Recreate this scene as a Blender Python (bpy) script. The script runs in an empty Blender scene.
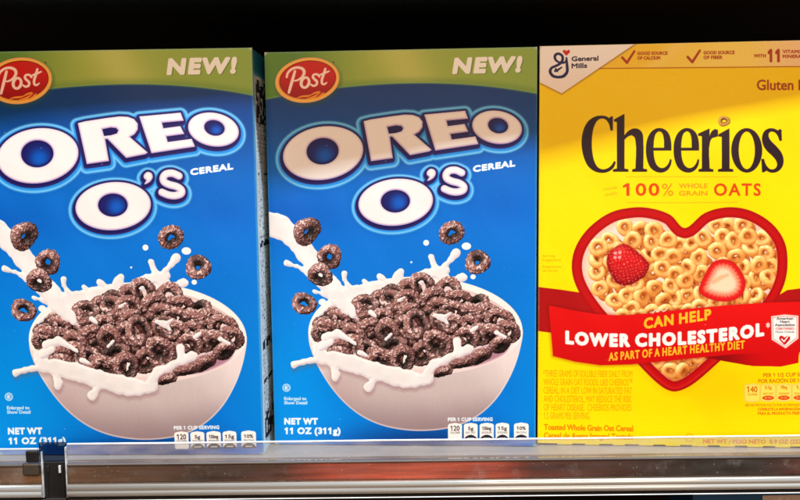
import bpy, math, random
import numpy as np
from mathutils import Matrix, Vector

# ------------------------------------------------------------------ camera, world, lamps
scene = bpy.context.scene
C = scene.collection
R = math.radians

PITCH, ROLL, CAM_H, CAM_D = R(5.46), R(-0.65), 0.202, 0.575
F_PX = 795.0


def camera_axes():
    fw = Vector((0, math.cos(PITCH), -math.sin(PITCH)))
    rt = Vector((1, 0, 0))
    up = rt.cross(fw)
    r2 = math.cos(ROLL) * rt + math.sin(ROLL) * up
    u2 = -math.sin(ROLL) * rt + math.cos(ROLL) * up
    return fw, r2, u2


fw, r2, u2 = camera_axes()
cam_data = bpy.data.cameras.new('camera')
cam_data.sensor_width = 36.0
cam_data.lens = 36.0 * F_PX / 800.0
cam_data.clip_start = 0.01
cam_data.clip_end = 50
cam = bpy.data.objects.new('camera', cam_data)
C.objects.link(cam)
m3 = Matrix((r2, u2, -fw)).transposed()
cam.matrix_world = Matrix.Translation((0, -CAM_D, CAM_H)) @ m3.to_4x4()
scene.camera = cam

world = bpy.data.worlds.new('World')
scene.world = world
world.use_nodes = True
bg = world.node_tree.nodes['Background']
bg.inputs[0].default_value = (1.0, 0.70, 0.50, 1)
bg.inputs[1].default_value = 0.05

scene.view_settings.view_transform = 'Standard'
scene.view_settings.look = 'None'
scene.view_settings.exposure = 0.0
scene.view_settings.gamma = 1.0


def area(name, loc, target, sx, sy, power, color):
    l = bpy.data.lights.new(name, 'AREA')
    l.shape = 'RECTANGLE'
    l.size, l.size_y = sx, sy
    l.energy = power
    l.color = color
    o = bpy.data.objects.new(name, l)
    C.objects.link(o)
    o.location = loc
    d = Vector(target) - Vector(loc)
    o.rotation_euler = d.to_track_quat('-Z', 'Y').to_euler()
    return o


# the aisle's strip lamp, high in front of the shelf; the shelf above cuts its light
area('aisle_strip_lamp', (0.45, -0.546, 1.75), (0.45, 0, 0.15), 2.6, 0.085, 104, (0.68, 0.87, 1.0))
# broad soft fill lamp, added for the glow of the rest of the store
area('store_fill_lamp', (0.0, -2.4, 0.9), (0, 0, 0.15), 2.6, 1.4, 66, (1.0, 0.70, 0.48))

# ------------------------------------------------------------------ generic helpers


def lin(c):
    c = np.asarray(c, float)
    return np.where(c <= 0.04045, c / 12.92, ((np.maximum(c, 0) + 0.055) / 1.055) ** 2.4)


def rgb(r, g, b):
    return np.array((r, g, b), float) / 255.0


def link_mesh(name, me, mat=None, parent=None):
    o = bpy.data.objects.new(name, me)
    C.objects.link(o)
    if mat is not None:
        me.materials.append(mat)
    if parent is not None:
        o.parent = parent
    return o


def tag(o, label=None, category=None, group=None, kind=None):
    if label: o['label'] = label
    if category: o['category'] = category
    if group: o['group'] = group
    if kind: o['kind'] = kind


def empty(name, loc, rz=0.0):
    o = bpy.data.objects.new(name, None)
    C.objects.link(o)
    o.empty_display_size = 0.02
    o.location = loc
    o.rotation_euler = (0, 0, rz)
    return o


def np_mesh(name, verts, faces, colors=None, smooth=False):
    """mesh from numpy arrays (quads)"""
    me = bpy.data.meshes.new(name)
    nv, nf = len(verts), len(faces)
    me.vertices.add(nv)
    me.vertices.foreach_set('co', np.ascontiguousarray(verts, np.float32).ravel())
    me.loops.add(nf * 4)
    me.loops.foreach_set('vertex_index', np.ascontiguousarray(faces, np.int32).ravel())
    me.polygons.add(nf)
    me.polygons.foreach_set('loop_start', np.arange(0, nf * 4, 4, dtype=np.int32))
    me.polygons.foreach_set('loop_total', np.full(nf, 4, np.int32))
    me.polygons.foreach_set('use_smooth', np.full(nf, smooth, bool))
    me.update(calc_edges=True)
    if colors is not None:
        a = me.color_attributes.new('print', 'FLOAT_COLOR', 'POINT')
        rgba = np.ones((nv, 4), np.float32)
        rgba[:, :3] = colors
        a.data.foreach_set('color', rgba.ravel())
    return me


def hash01(n):
    n = (n.astype(np.int64) * 1103515245 + 12345) & 0x7fffffff
    n = (n ^ (n >> 13)) * 1274126177 & 0x7fffffff
    return ((n ^ (n >> 16)) & 0xffff) / 65535.0


def vnoise(x, y, z=0.0, seed=0):
    """value noise 0..1"""
    x = np.asarray(x, float); y = np.asarray(y, float); z = np.zeros_like(x) + z
    xi, yi, zi = np.floor(x), np.floor(y), np.floor(z)
    fx, fy, fz = x - xi, y - yi, z - zi
    fx, fy, fz = [f * f * (3 - 2 * f) for f in (fx, fy, fz)]
    out = 0
    for a in (0, 1):
        for b in (0, 1):
            for c in (0, 1):
                h = hash01((xi + a).astype(np.int64) * 73856093 ^ (yi + b).astype(np.int64) * 19349663
                           ^ (zi + c).astype(np.int64) * 83492791 ^ (seed * 7919))
                out = out + h * (fx if a else 1 - fx) * (fy if b else 1 - fy) * (fz if c else 1 - fz)
    return out


# ------------------------------------------------------------------ printed artwork: a small painter
class Canvas:
    """X, Y: artwork coordinates of every grid point; the print is computed, not loaded"""

    def __init__(self, X, Y, inv):
        self.X, self.Y, self.inv = X, Y, inv
        self.h, self.w = X.shape
        self.col = np.zeros((self.h, self.w, 3))
        self.lab = np.zeros((self.h, self.w), np.int16)
        self.px = self.cell = abs(X[0, 1] - X[0, 0])

    def box(self, x0, y0, x1, y1):
        c = np.array([(x0, y0), (x1, y0), (x0, y1), (x1, y1)])
        i, j = self.inv(c[:, 0], c[:, 1])
        i0, i1 = int(max(0, i.min() - 2)), int(min(self.w, i.max() + 3))
        j0, j1 = int(max(0, j.min() - 2)), int(min(self.h, j.max() + 3))
        if i1 <= i0 or j1 <= j0:
            return None
        return (slice(j0, j1), slice(i0, i1))

    def cover(self, sd):
        return np.clip(0.5 - sd / self.px, 0, 1)

    def paint(self, s, a, color, label=None):
        """a: alpha array over slice s; color: rgb or array"""
        a3 = a[..., None]
        self.col[s] = self.col[s] * (1 - a3) + np.asarray(color) * a3
        if label is not None:
            l = self.lab[s]
            l[a > 0.5] = label


def sd_segs(X, Y, segs):
    """signed distance to closed outlines given as segments (even-odd)"""
    d2 = np.full(X.shape, 1e18)
    ins = np.zeros(X.shape, bool)
    for x0, y0, x1, y1 in segs:
        ex, ey = x1 - x0, y1 - y0
        wx, wy = X - x0, Y - y0
        t = np.clip((wx * ex + wy * ey) / (ex * ex + ey * ey + 1e-12), 0, 1)
        np.minimum(d2, (wx - t * ex) ** 2 + (wy - t * ey) ** 2, out=d2)
        if y0 != y1:
            c = (Y >= min(y0, y1)) & (Y < max(y0, y1))
            ins ^= c & (wx < wy * ex / ey)
    d = np.sqrt(d2)
    return np.where(ins, -d, d)


def loop_segs(pts):
    p = np.asarray(pts, float)
    return np.hstack([p, np.roll(p, -1, 0)])


def smooth_loop(pts, n=6, closed=True):
    p = np.asarray(pts, float)
    out = []
    m = len(p)
    rng = range(m) if closed else range(m - 1)
    for i in rng:
        if closed:
            a, b, c, d = p[(i - 1) % m], p[i], p[(i + 1) % m], p[(i + 2) % m]
        else:
            a, b, c, d = p[max(i - 1, 0)], p[i], p[i + 1], p[min(i + 2, m - 1)]
        for k in range(n):
            t = k / n
            out.append(0.5 * ((2 * b) + (-a + c) * t + (2 * a - 5 * b + 4 * c - d) * t * t
                              + (-a + 3 * b - 3 * c + d) * t ** 3))
    if not closed:
        out.append(p[-1])
    return np.array(out)


def soft_loop(pts, n=5, corner=48):
    """smooth outline that keeps its sharp corners"""
    p = np.asarray(pts, float)
    m = len(p)
    tan = np.zeros_like(p)
    for i in range(m):
        a, b = p[i] - p[i - 1], p[(i + 1) % m] - p[i]
        ang = abs(math.degrees(math.atan2(a[0] * b[1] - a[1] * b[0], a @ b)))
        la, lb = np.hypot(*a), np.hypot(*b)
        if ang < corner:
            d = a / la + b / lb
            tan[i] = d / np.hypot(*d)
        else:
            tan[i] = np.nan
    out = []
    for i in range(m):
        b, c = p[i], p[(i + 1) % m]
        L = np.hypot(*(c - b))
        chord = (c - b)
        t0 = tan[i] * L if not np.isnan(tan[i][0]) else chord
        t1 = tan[(i + 1) % m] * L if not np.isnan(tan[(i + 1) % m][0]) else chord
        for k in range(n):
            t = k / n
            out.append((2 * t ** 3 - 3 * t * t + 1) * b + (t ** 3 - 2 * t * t + t) * t0 + (-2 * t ** 3 + 3 * t * t) * c
                       + (t ** 3 - t * t) * t1)
    return np.array(out)


def ell(cx, cy, a, b, deg, n=48):
    t = np.linspace(0, 2 * np.pi, n, endpoint=False)
    c, s = math.cos(R(deg)), math.sin(R(deg))
    x, y = a * np.cos(t), b * np.sin(t)
    return np.stack([cx + x * c - y * s, cy + x * s + y * c], 1)


def field(cv, segs, pad=2.0):
    segs = np.asarray(segs)
    xs, ys = segs[:, 0::2], segs[:, 1::2]
    s = cv.box(xs.min() - pad, ys.min() - pad, xs.max() + pad, ys.max() + pad)
    if s is None:
        return None, None
    return s, sd_segs(cv.X[s], cv.Y[s], segs)


def fill(cv, pts, color, label=None, grow=0.0, closed_sm=0, alpha=1.0, soft=None):
    if closed_sm:
        pts = smooth_loop(pts, closed_sm)
    s, sd = field(cv, loop_segs(pts), 2 + grow + (soft or 0) * 2)
    if s is None:
        return None, None
    a = cv.cover(sd - grow) if soft is None else np.clip(0.5 - (sd - grow) / soft, 0, 1)
    cv.paint(s, a * alpha, color, label)
    return s, sd


def stroke_sd(X, Y, pts, widths):
    """union of tapered capsules along a polyline, widths = radius at each vertex"""
    d = np.full(X.shape, 1e9)
    for k in range(len(pts) - 1):
        x0, y0 = pts[k]; x1, y1 = pts[k + 1]
        r0, r1 = widths[k], widths[k + 1]
        ex, ey = x1 - x0, y1 - y0
        t = np.clip(((X - x0) * ex + (Y - y0) * ey) / (ex * ex + ey * ey + 1e-12), 0, 1)
        dd = np.hypot(X - x0 - t * ex, Y - y0 - t * ey) - (r0 + (r1 - r0) * t)
        d = np.minimum(d, dd)
    return d


def stroke(cv, pts, width, color, label=None, smooth=0, alpha=1.0):
    pts = np.asarray(pts, float)
    w = np.asarray(width, float) if np.ndim(width) else np.full(len(pts), float(width))
    w = w / 2
    if smooth:
        q = smooth_loop(np.hstack([pts, w[:, None]]), smooth, closed=False)
        pts, w = q[:, :2], q[:, 2]
    m = w.max() + 2
    s = cv.box(pts[:, 0].min() - m, pts[:, 1].min() - m, pts[:, 0].max() + m, pts[:, 1].max() + m)
    if s is None:
        return
    cv.paint(s, cv.cover(stroke_sd(cv.X[s], cv.Y[s], pts, w)) * alpha, color, label)


# ---- lettering from Blender's own font, as outlines
_glyphs = {}


def text_segs(body):
    if body in _glyphs:
        return _glyphs[body]
    cu = bpy.data.curves.new('lettering', 'FONT')
    cu.body = body
    cu.fill_mode = 'NONE'
    cu.resolution_u = 3
    ob = bpy.data.objects.new('lettering', cu)
    C.objects.link(ob)
    me = ob.to_mesh()
    v = np.array([x.co[:2] for x in me.vertices])
    e = np.array([x.vertices[:] for x in me.edges])
    ob.to_mesh_clear()
    bpy.data.objects.remove(ob)
    bpy.data.curves.remove(cu)
    segs = np.hstack([v[e[:, 0]], v[e[:, 1]]])
    # group outlines whose x ranges touch: one cluster per letter
    order = np.argsort(np.minimum(segs[:, 0], segs[:, 2]))
    segs = segs[order]
    groups, cur, mx = [], [], -1e9
    for sg in segs:
        if cur and min(sg[0], sg[2]) > mx + 1e-6:
            groups.append(np.array(cur)); cur = []
        cur.append(sg)
        mx = max(mx, sg[0], sg[2])
    groups.append(np.array(cur))
    if '1' in body:                                       # give the plain bar of the 1 a flag
        for k, q in enumerate(groups):
            w_, h_ = q[:, 0::2].max() - q[:, 0::2].min(), q[:, 1::2].max() - q[:, 1::2].min()
            if len(q) == 4 and h_ > 0.5 and w_ < 0.3 * h_:
                a0, a1, b0, b1 = q[:, 0::2].min(), q[:, 0::2].max(), q[:, 1::2].min(), q[:, 1::2].max()
                f = 0.22 * h_
                groups[k] = loop_segs([(a0, b0), (a1, b0), (a1, b1), (a0 + 0.01, b1), (a0 - f, b1 - 0.18 * h_),
                                       (a0 - f, b1 - 0.32 * h_), (a0, b1 - 0.2 * h_)])
        segs = np.vstack(groups)
    _glyphs[body] = (groups, segs[:, 0::2].min(), segs[:, 0::2].max())
    return _glyphs[body]


CAP = 0.729          # cap height of the built-in font at size 1 (measured below)
_c = text_segs('H')[0][0]
CAP = _c[:, 1::2].max()


def text(cv, body, x0, x1, base, cap, color, bold=0.0, shear=0.0, label=None, alpha=1.0, track=0.0):
    """base: number, (y0, y1) or function of x giving the baseline (y grows downwards)"""
    groups, gx0, gx1 = text_segs(body)
    if track:
        moved = []
        for k, g in enumerate(groups):
            g = g.copy(); g[:, 0::2] += k * track; moved.append(g)
        groups = moved
        gx1 += (len(groups) - 1) * track
    if callable(base):
        bf = base
    elif np.ndim(base):
        bf = lambda x: base[0] + (base[1] - base[0]) * (x - x0) / (x1 - x0)
    else:
        bf = lambda x: base + 0 * x
    kx, ky = (x1 - x0 - 2 * bold) / (gx1 - gx0), (cap - 2 * bold) / CAP
    for g in groups:
        q = g.copy()
        for k in (0, 2):
            x = x0 + bold + (g[:, k] - gx0) * kx
            q[:, k + 1] = bf(x) - bold - g[:, k + 1] * ky
            q[:, k] = x + shear * (g[:, k + 1] * ky)
        s, sd = field(cv, q, 1.5 + bold)
        if s is not None:
            cv.paint(s, cv.cover(sd - bold) * alpha, color, label)


# ---- tori drawn with their own light and shade, as in a product photograph
def draw_rings(cv, rings, shader, light=(-0.35, -0.62, 0.70), step=0.27, label=None, bump=0.0, bfreq=0.8, seed=0):
    """rings: (cx, cy, z, R, r, tilt_dir, tilt, id) ; y down, z to the viewer"""
    L = np.array(light); L = L / np.linalg.norm(L)
    zs, cols, idx, labs = [], [], [], []
    for (cx, cy, cz, RR, r, td, tl, rid) in rings:
        nt = int(2 * np.pi * (RR + r) / step); nf = int(2 * np.pi * r / step)
        th, ph = np.meshgrid(np.linspace(0, 2 * np.pi, nt, endpoint=False),
                             np.linspace(0, 2 * np.pi, nf, endpoint=False))
        th = th.ravel(); ph = ph.ravel()
        wob = 1 + 0.10 * np.sin(th * 2 + rid * 1.7) + 0.05 * np.sin(th * 3 + rid)
        rr = r * (1 + 0.08 * np.sin(th * 3 + rid * 2.1))

        def pos(th, ph, extra):
            q = rr + extra
            return np.stack([(RR * wob + q * np.cos(ph)) * np.cos(th), (RR * wob + q * np.cos(ph)) * np.sin(th),
                             q * np.sin(ph)], 1)
        n = np.stack([np.cos(ph) * np.cos(th), np.cos(ph) * np.sin(th), np.sin(ph)], 1)
        p0 = pos(th, ph, 0)
        if bump:
            f = bfreq
            nz = (vnoise(p0[:, 0] * f + rid * 13, p0[:, 1] * f, p0[:, 2] * f, seed) * 0.55
                  + vnoise(p0[:, 0] * f * 2.3 + rid * 7, p0[:, 1] * f * 2.3, p0[:, 2] * f * 2.3, seed + 1) * 0.45)
            e = 0.3
            g = []
            for ax in range(3):
                q = p0.copy(); q[:, ax] += e
                g.append(((vnoise(q[:, 0] * f + rid * 13, q[:, 1] * f, q[:, 2] * f, seed) * 0.55
                           + vnoise(q[:, 0] * f * 2.3 + rid * 7, q[:, 1] * f * 2.3, q[:, 2] * f * 2.3, seed + 1) * 0.45) - nz) / e)
            g = np.stack(g, 1)
            g -= (g * n).sum(1, keepdims=True) * n
            p = pos(th, ph, (nz - 0.5) * bump)
            n = n - g * bump * 1.2
            n /= np.linalg.norm(n, axis=1, keepdims=True)
        else:
            nz = vnoise(p0[:, 0] * 0.5 + rid * 13, p0[:, 1] * 0.5, p0[:, 2] * 0.5, seed)
            p = p0
        ca, sa, ct, st = math.cos(td), math.sin(td), math.cos(tl), math.sin(tl)
        Rx = np.array([[1, 0, 0], [0, ct, -st], [0, st, ct]])
        Rz = np.array([[ca, -sa, 0], [sa, ca, 0], [0, 0, 1]])
        M = Rz @ Rx @ Rz.T
        p = p @ M.T; n = n @ M.T
        hole = np.clip((np.cos(ph) + 0.95) / 1.1, 0, 1)          # dark towards the middle of the ring
        keep = n[:, 2] > -0.1
        dif = np.clip(n @ L, 0, 1)
        x, y, z = cx + p[:, 0], cy + p[:, 1], cz + p[:, 2]
        c = shader(dif, nz, n, hole, z, p[:, 2] / r)
        i, j = cv.inv(x, y)
        i = np.rint(i).astype(int); j = np.rint(j).astype(int)
        ok = keep & (i >= 0) & (i < cv.w) & (j >= 0) & (j < cv.h)
        idx.append((j * cv.w + i)[ok]); zs.append(z[ok]); cols.append(c[ok])
    idx = np.concatenate(idx); zs = np.concatenate(zs); cols = np.concatenate(cols)
    o = np.argsort(zs, kind='stable')
    return idx[o], cols[o], zs[o]


def box_blur(a, r):
    for ax in (0, 1):
        c = np.cumsum(np.pad(a, [(r + 1, r) if k == ax else (0, 0) for k in (0, 1)], mode='edge'), axis=ax)
        n = a.shape[ax]
        a = (np.take(c, range(2 * r + 1, 2 * r + 1 + n), axis=ax) - np.take(c, range(0, n), axis=ax)) / (2 * r + 1)
    return a


def splat(cv, res, label=None, mask=None, ao=0.0, ao_r=3.0, ao_col=(0.35, 0.2, 0.18)):
    idx, cols, zs = res
    if mask is not None:
        k = mask.ravel()[idx]
        idx, cols, zs = idx[k], cols[k], zs[k]
    if ao:                                     # the picture's own crevices: lower points are darker
        zb = np.full(cv.h * cv.w, np.nan)
        zb[idx] = zs
        have = ~np.isnan(zb)
        zb[~have] = np.nanmin(zb)
        z2 = zb.reshape(cv.h, cv.w)
        r = max(2, int(ao_r / cv.cell))
        dz = box_blur(box_blur(z2, r), r) - z2
        r2 = max(1, r // 3)
        dz2 = box_blur(z2, r2) - z2
        k = np.clip(dz.ravel() / 7.0, 0, 1) * 0.75 + np.clip(dz2.ravel() / 3.5, 0, 1) * 0.6
        k = np.clip(k * ao, 0, 0.9)
        final = np.full(cv.h * cv.w, -1, np.int64)
        final[idx] = np.arange(len(idx))
        cells = np.flatnonzero(final >= 0)
        idx, cols = cells, cols[final[cells]]
        cols = cols * (1 - k[idx, None] * (1 - np.array(ao_col)))
    flat = cv.col.reshape(-1, 3)
    flat[idx] = cols
    if label is not None:
        hit = np.zeros(cv.h * cv.w, bool); hit[idx] = True
        # close pin holes and soften by one cell
        cv.lab.reshape(-1)[hit] = label
        return hit.reshape(cv.h, cv.w)


def blur_region(cv, s, k=1):
    a = cv.col[s]
    for _ in range(k):
        b = a.copy()
        b[1:-1, 1:-1] = (a[1:-1, 1:-1] * 4 + a[:-2, 1:-1] + a[2:, 1:-1] + a[1:-1, :-2] + a[1:-1, 2:]) / 8
        a = b
    cv.col[s] = a


def smin(a, b, k):
    h = np.clip(0.5 + 0.5 * (b - a) / k, 0, 1)
    return b * (1 - h) + a * h - k * h * (1 - h)


def mix(a, b, t):
    t = np.asarray(t)[..., None]
    return np.asarray(a) * (1 - t) + np.asarray(b) * t


def sstep(a, b, x):
    t = np.clip((x - a) / (b - a), 0, 1)
    return t * t * (3 - 2 * t)


# ================================================================== blue box artwork
BLUE_PARTS = {0: 'front_panel', 1: 'top_banner', 2: 'brand_badge', 3: 'title_lettering', 4: 'second_title_lettering',
              5: 'cereal_lettering', 6: 'new_lettering', 7: 'milk_splash', 8: 'cereal_pile', 9: 'bowl_picture',
              10: 'net_weight_lettering', 11: 'nutrition_tag', 12: 'nutrition_tag', 13: 'nutrition_tag',
              14: 'nutrition_tag', 15: 'nutrition_tag', 16: 'cereal_ring_picture', 17: 'cereal_ring_picture',
              18: 'cereal_ring_picture', 19: 'cereal_ring_picture', 20: 'cereal_ring_picture',
              21: 'cereal_ring_picture', 22: 'serving_lettering'}


def liquid(cv, caps, k, pad=4):
    """caps: (x0,y0,r0,x1,y1,r1)"""
    a = np.array(caps)
    s = cv.box(min(a[:, 0].min(), a[:, 3].min()) - 12, min(a[:, 1].min(), a[:, 4].min()) - 12,
               max(a[:, 0].max(), a[:, 3].max()) + 12, max(a[:, 1].max(), a[:, 4].max()) + 12)
    X, Y = cv.X[s], cv.Y[s]
    d = np.full(X.shape, 50.0)
    for (x0, y0, r0, x1, y1, r1) in caps:
        d = smin(stroke_sd(X, Y, [(x0, y0), (x1, y1)], [r0, r1]), d, k)
    d = d + (vnoise(X / 4.2, Y / 4.2, 1.0, 77) - 0.5) * 1.7 + (vnoise(X / 1.9, Y / 1.9, 2.0, 78) - 0.5) * 0.25
    return s, d


def shade_liquid(cv, s, d, label, light=rgb(255, 250, 244), dark=rgb(196, 176, 186)):
    gy, gx = np.gradient(d, cv.px)
    depth = np.clip(-d, 0, 4)
    slope = np.clip(1 - depth / 3.2, 0, 1)
    lam = (gx * 0.35 - gy * 0.75) * slope
    # gy here is along grid rows, which run upwards on the box: flip so that light comes from above
    t = np.clip(0.16 + 0.85 * lam, 0, 1)
    c = mix(light, dark, t)
    n = vnoise(cv.X[s] / 9, cv.Y[s] / 7, 3.0, 5)
    c = c * (0.955 + 0.06 * n)[..., None]
    cv.paint(s, cv.cover(d), np.clip(c, 0, 1), label)


def art_blue(cv):
    X, Y = cv.X, cv.Y
    # background
    t1 = sstep(70, 215, Y)
    base = mix(rgb(6, 56, 122), rgb(0, 116, 214), t1)
    t2 = sstep(230, 400, Y) * sstep(420, 290, X)
    base = mix(base, rgb(0, 150, 240), t2 * 0.9)
    t3 = sstep(230, 380, Y) * sstep(470, 540, X) * 0.8
    base = mix(base, rgb(0, 136, 228), t3)
    t4 = np.exp(-((X - 425) / 88) ** 2 - ((Y - 442) / 17) ** 2)
    base = mix(base, rgb(4, 58, 128), np.clip(t4 * 0.95, 0, 1))
    t5 = np.exp(-((X - 290) / 60) ** 2 - ((Y - 215) / 26) ** 2)
    base = mix(base, rgb(0, 88, 186), t5 * 0.7)
    t5 = np.exp(-((X - 500) / 45) ** 2 - ((Y - 205) / 22) ** 2)
    base = mix(base, rgb(0, 84, 184), t5 * 0.4)
    cv.col[:] = base
    cv.col += ((vnoise(X * 1.9, Y * 1.9, 0, 3) - 0.5) * 0.018)[..., None]

    # green banner along the top, its lower edge a shallow arch
    edge = 83.2 + 0.00088 * (X - 425) ** 2 * np.where(X < 425, 0.72, 0.95)
    sd = Y - edge
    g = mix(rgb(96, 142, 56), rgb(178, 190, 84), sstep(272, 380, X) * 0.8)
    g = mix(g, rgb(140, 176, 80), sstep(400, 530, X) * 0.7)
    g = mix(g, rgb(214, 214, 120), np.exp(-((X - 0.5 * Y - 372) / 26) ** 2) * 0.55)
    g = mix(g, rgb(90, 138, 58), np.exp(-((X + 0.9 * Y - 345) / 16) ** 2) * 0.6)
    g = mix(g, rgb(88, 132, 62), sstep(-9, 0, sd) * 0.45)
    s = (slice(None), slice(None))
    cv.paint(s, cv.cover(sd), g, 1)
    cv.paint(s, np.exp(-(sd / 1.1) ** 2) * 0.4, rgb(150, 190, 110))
    # worn pale edge along the top fold and the left fold
    # ---- brand badge
    fill(cv, ell(308.2, 82.0, 32.6, 22.6, -8), rgb(70, 90, 50), grow=1.2, soft=5, alpha=0.5)
    sds, sd = fill(cv, ell(307.4, 80.2, 32.2, 22.3, -8), rgb(232, 142, 66), 2)
    cv.paint(sds, cv.cover(np.abs(sd + 1.9) - 0.9), rgb(252, 196, 84))
    cv.paint(sds, cv.cover(np.abs(sd + 0.3) - 0.5), rgb(250, 180, 120))
    redc = mix(rgb(206, 28, 24), rgb(160, 16, 22), sstep(70, 100, Y[sds]))
    inner = sd_segs(X[sds], Y[sds], loop_segs(ell(307.8, 79.6, 28.2, 18.6, -8)))
    cv.paint(sds, cv.cover(inner), redc)
    cv.paint(sds, cv.cover(np.abs(inner) - 0.35), rgb(120, 20, 18))
    z = lambda pts: [(270 + a / 8.3375, 50 + b / 8.3375) for a, b in pts]
    cream = rgb(255, 226, 214)
    stroke(cv, z([(208, 178), (192, 235), (172, 305), (158, 355)]), [2.6, 3.0, 3.0, 2.4], cream, smooth=4)
    stroke(cv, z([(140, 226), (150, 190), (185, 158), (232, 146), (274, 160), (286, 192), (262, 232), (218, 256), (188, 252)]),
           [2.2, 2.4, 2.4, 2.6, 3.0, 3.0, 2.4, 1.8, 1.2], cream, smooth=5)
    s2, d = field(cv, np.vstack([loop_segs(ell(270 + 293 / 8.3375, 50 + 272 / 8.3375, 5.4, 6.4, 18)),
                                 loop_segs(ell(270 + 294 / 8.3375, 50 + 272 / 8.3375, 2.3, 3.9, 18))]))
    cv.paint(s2, cv.cover(d), cream)
    stroke(cv, z([(412, 222), (396, 204), (368, 206), (358, 226), (374, 246), (392, 264), (388, 290), (362, 300), (342, 288)]),
           [2.2, 2.2, 2.2, 2.4, 2.6, 2.6, 2.4, 2.2, 1.8], cream, smooth=4)
    stroke(cv, z([(462, 158), (448, 205), (434, 250), (436, 280), (456, 286), (474, 272)]), [2.3, 2.6, 2.6, 2.4, 2.0, 1.4], cream, smooth=4)
    stroke(cv, z([(420, 208), (458, 192), (492, 178)]), [1.8, 2.2, 1.6], cream)
    for q in ([(222, 402), (268, 388), (318, 384), (352, 372)], [(300, 408), (345, 398), (380, 384), (425, 352)],
              [(330, 384), (370, 362), (410, 350)], [(352, 402), (400, 396), (446, 362)]):
        stroke(cv, z(q), [0.5, 1.8, 1.8, 0.5][:len(q)], rgb(246, 150, 50), smooth=4)
    stroke(cv, [(333.4, 61.9), (334.0, 62.6)], 1.3, rgb(100, 60, 30))

    # ---- NEW!
    text(cv, 'NEW!', 453.0, 521.5, (74.8, 73.1), 16.6, rgb(70, 96, 40), bold=1.55, shear=0.16, alpha=0.6, track=0.10)
    text(cv, 'NEW!', 452.2, 520.7, (74.3, 72.5), 16.6, rgb(250, 250, 246), bold=1.45, shear=0.16, label=6, track=0.10)

    # ---- title lettering
    O1 = loop_segs(ell(323.2, 153.2, 40.2, 26.3, -9)); O1h = loop_segs(ell(322.8, 151.3, 16.4, 13.5, -7))
    Rl = loop_segs([(364, 121.6), (371, 119.8), (392, 116.6), (405, 115), (413, 115.4), (419, 117.6), (422.4, 122),
                    (422.2, 127.5), (419, 132), (414, 134.8), (431.3, 150), (429, 151.4), (410.2, 155), (392.2, 136.4),
                    (389.6, 136.8), (392.6, 158), (371.4, 161)])
    Rh = loop_segs([(387, 127), (396, 125.2), (401.5, 125.8), (403.6, 128.4), (402, 131.6), (396, 133.4), (388.8, 134.2)])
    El = loop_segs([(424.6, 115), (465, 111.2), (467.6, 118.6), (446.2, 120.6), (447.6, 126.6), (464.4, 124.4),
                    (467.8, 131.6), (450, 134), (451.6, 140), (475.2, 136.8), (478, 144), (435.6, 150.4)])
    O2 = loop_segs(ell(497, 127.4, 24.8, 16.2, 9)); O2h = loop_segs(ell(498, 125.8, 10.4, 7.9, 11))
    O3 = loop_segs(ell(395.8, 202.2, 37.2, 23.2, -6)); O3h = loop_segs(ell(395.5, 201.2, 14.8, 11.5, -3))
    ap = loop_segs(smooth_loop([(427.2, 172), (430.5, 169), (434.5, 170.2), (435.6, 174.2), (432.6, 178.6), (427.4, 180.8),
                                (429.4, 177.2), (427.3, 175)], 3))
    Spts = smooth_loop([(461.6, 172.8), (455.5, 170.2), (449.3, 170.9), (446.2, 174.5), (447, 178.6), (452, 181.3),
                        (459, 183.2), (463.6, 186.6), (462.8, 190.3), (457, 192), (450.5, 191.3), (444.4, 188.8)], 4, closed=False)
    s = cv.box(268, 96, 534, 240)
    Xs, Ys = X[s], Y[s]

    def grp(hole):
        t = [sd_segs(Xs, Ys, np.vstack([O1, O1h] if hole else [O1])),
             sd_segs(Xs, Ys, np.vstack([Rl, Rh] if hole else [Rl])), sd_segs(Xs, Ys, El),
             sd_segs(Xs, Ys, np.vstack([O2, O2h] if hole else [O2]))]
        u = [sd_segs(Xs, Ys, np.vstack([O3, O3h] if hole else [O3])), sd_segs(Xs, Ys, ap),
             stroke_sd(Xs, Ys, Spts, [3.5] * len(Spts))]
        return np.minimum.reduce(t) - 0.3, np.minimum.reduce(u) - 0.2
    T, U = grp(True)
    Ts, Us = grp(False)

    def shifted(k, dx, dy):
        """letter distance moved by (dx, dy) artwork units"""
        gi = int(round(dx / cv.px)); gj = int(round(dy / abs(Y[1, 0] - Y[0, 0])))
        sgn = 1 if Y[1, 0] > Y[0, 0] else -1
        return np.roll(np.roll(k, gj * sgn, 0), gi, 1)
    # halo fields: the lower line also closes round the upper one
    for key in ('u', 't'):
        Sd = Ts if key == 't' else Us
        line = shifted(Sd, -0.5, 1.9) - (6.1 if key == 't' else 5.4)
        a_in = np.clip(0.5 - line / 1.4, 0, 1)
        fillc = mix(rgb(0, 104, 206), rgb(40, 150, 232), sstep(-6, 0, line))
        cv.paint(s, np.exp(-np.clip(line, 0, 99) / 3.2) * (line > -0.5) * 0.30, rgb(0, 60, 140))
        cv.paint(s, a_in, fillc)
        glow = np.exp(-(line / 1.35) ** 2)
        lower = sstep(-0.5, 0.8, 0) + 0
        cv.paint(s, np.clip(glow * 0.88, 0, 1), rgb(128, 206, 250))
        cv.paint(s, np.exp(-((line + 3.2) / 0.7) ** 2) * 0.30, rgb(90, 178, 240))
    navy = rgb(22, 18, 84)

    for k in (Us, Ts):
        e = shifted(k, -1.0, 1.6)
        e = np.minimum(k - 2.0, e - 2.6)
        e = np.minimum(e, shifted(k, -0.5, 0.8) - 2.4)
        cv.paint(s, np.clip(0.5 - e / 1.1, 0, 1), navy)
        cv.paint(s, np.exp(-((e + 1.2) / 0.9) ** 2) * 0.25 * (k > 0.5), rgb(90, 60, 120))
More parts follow.
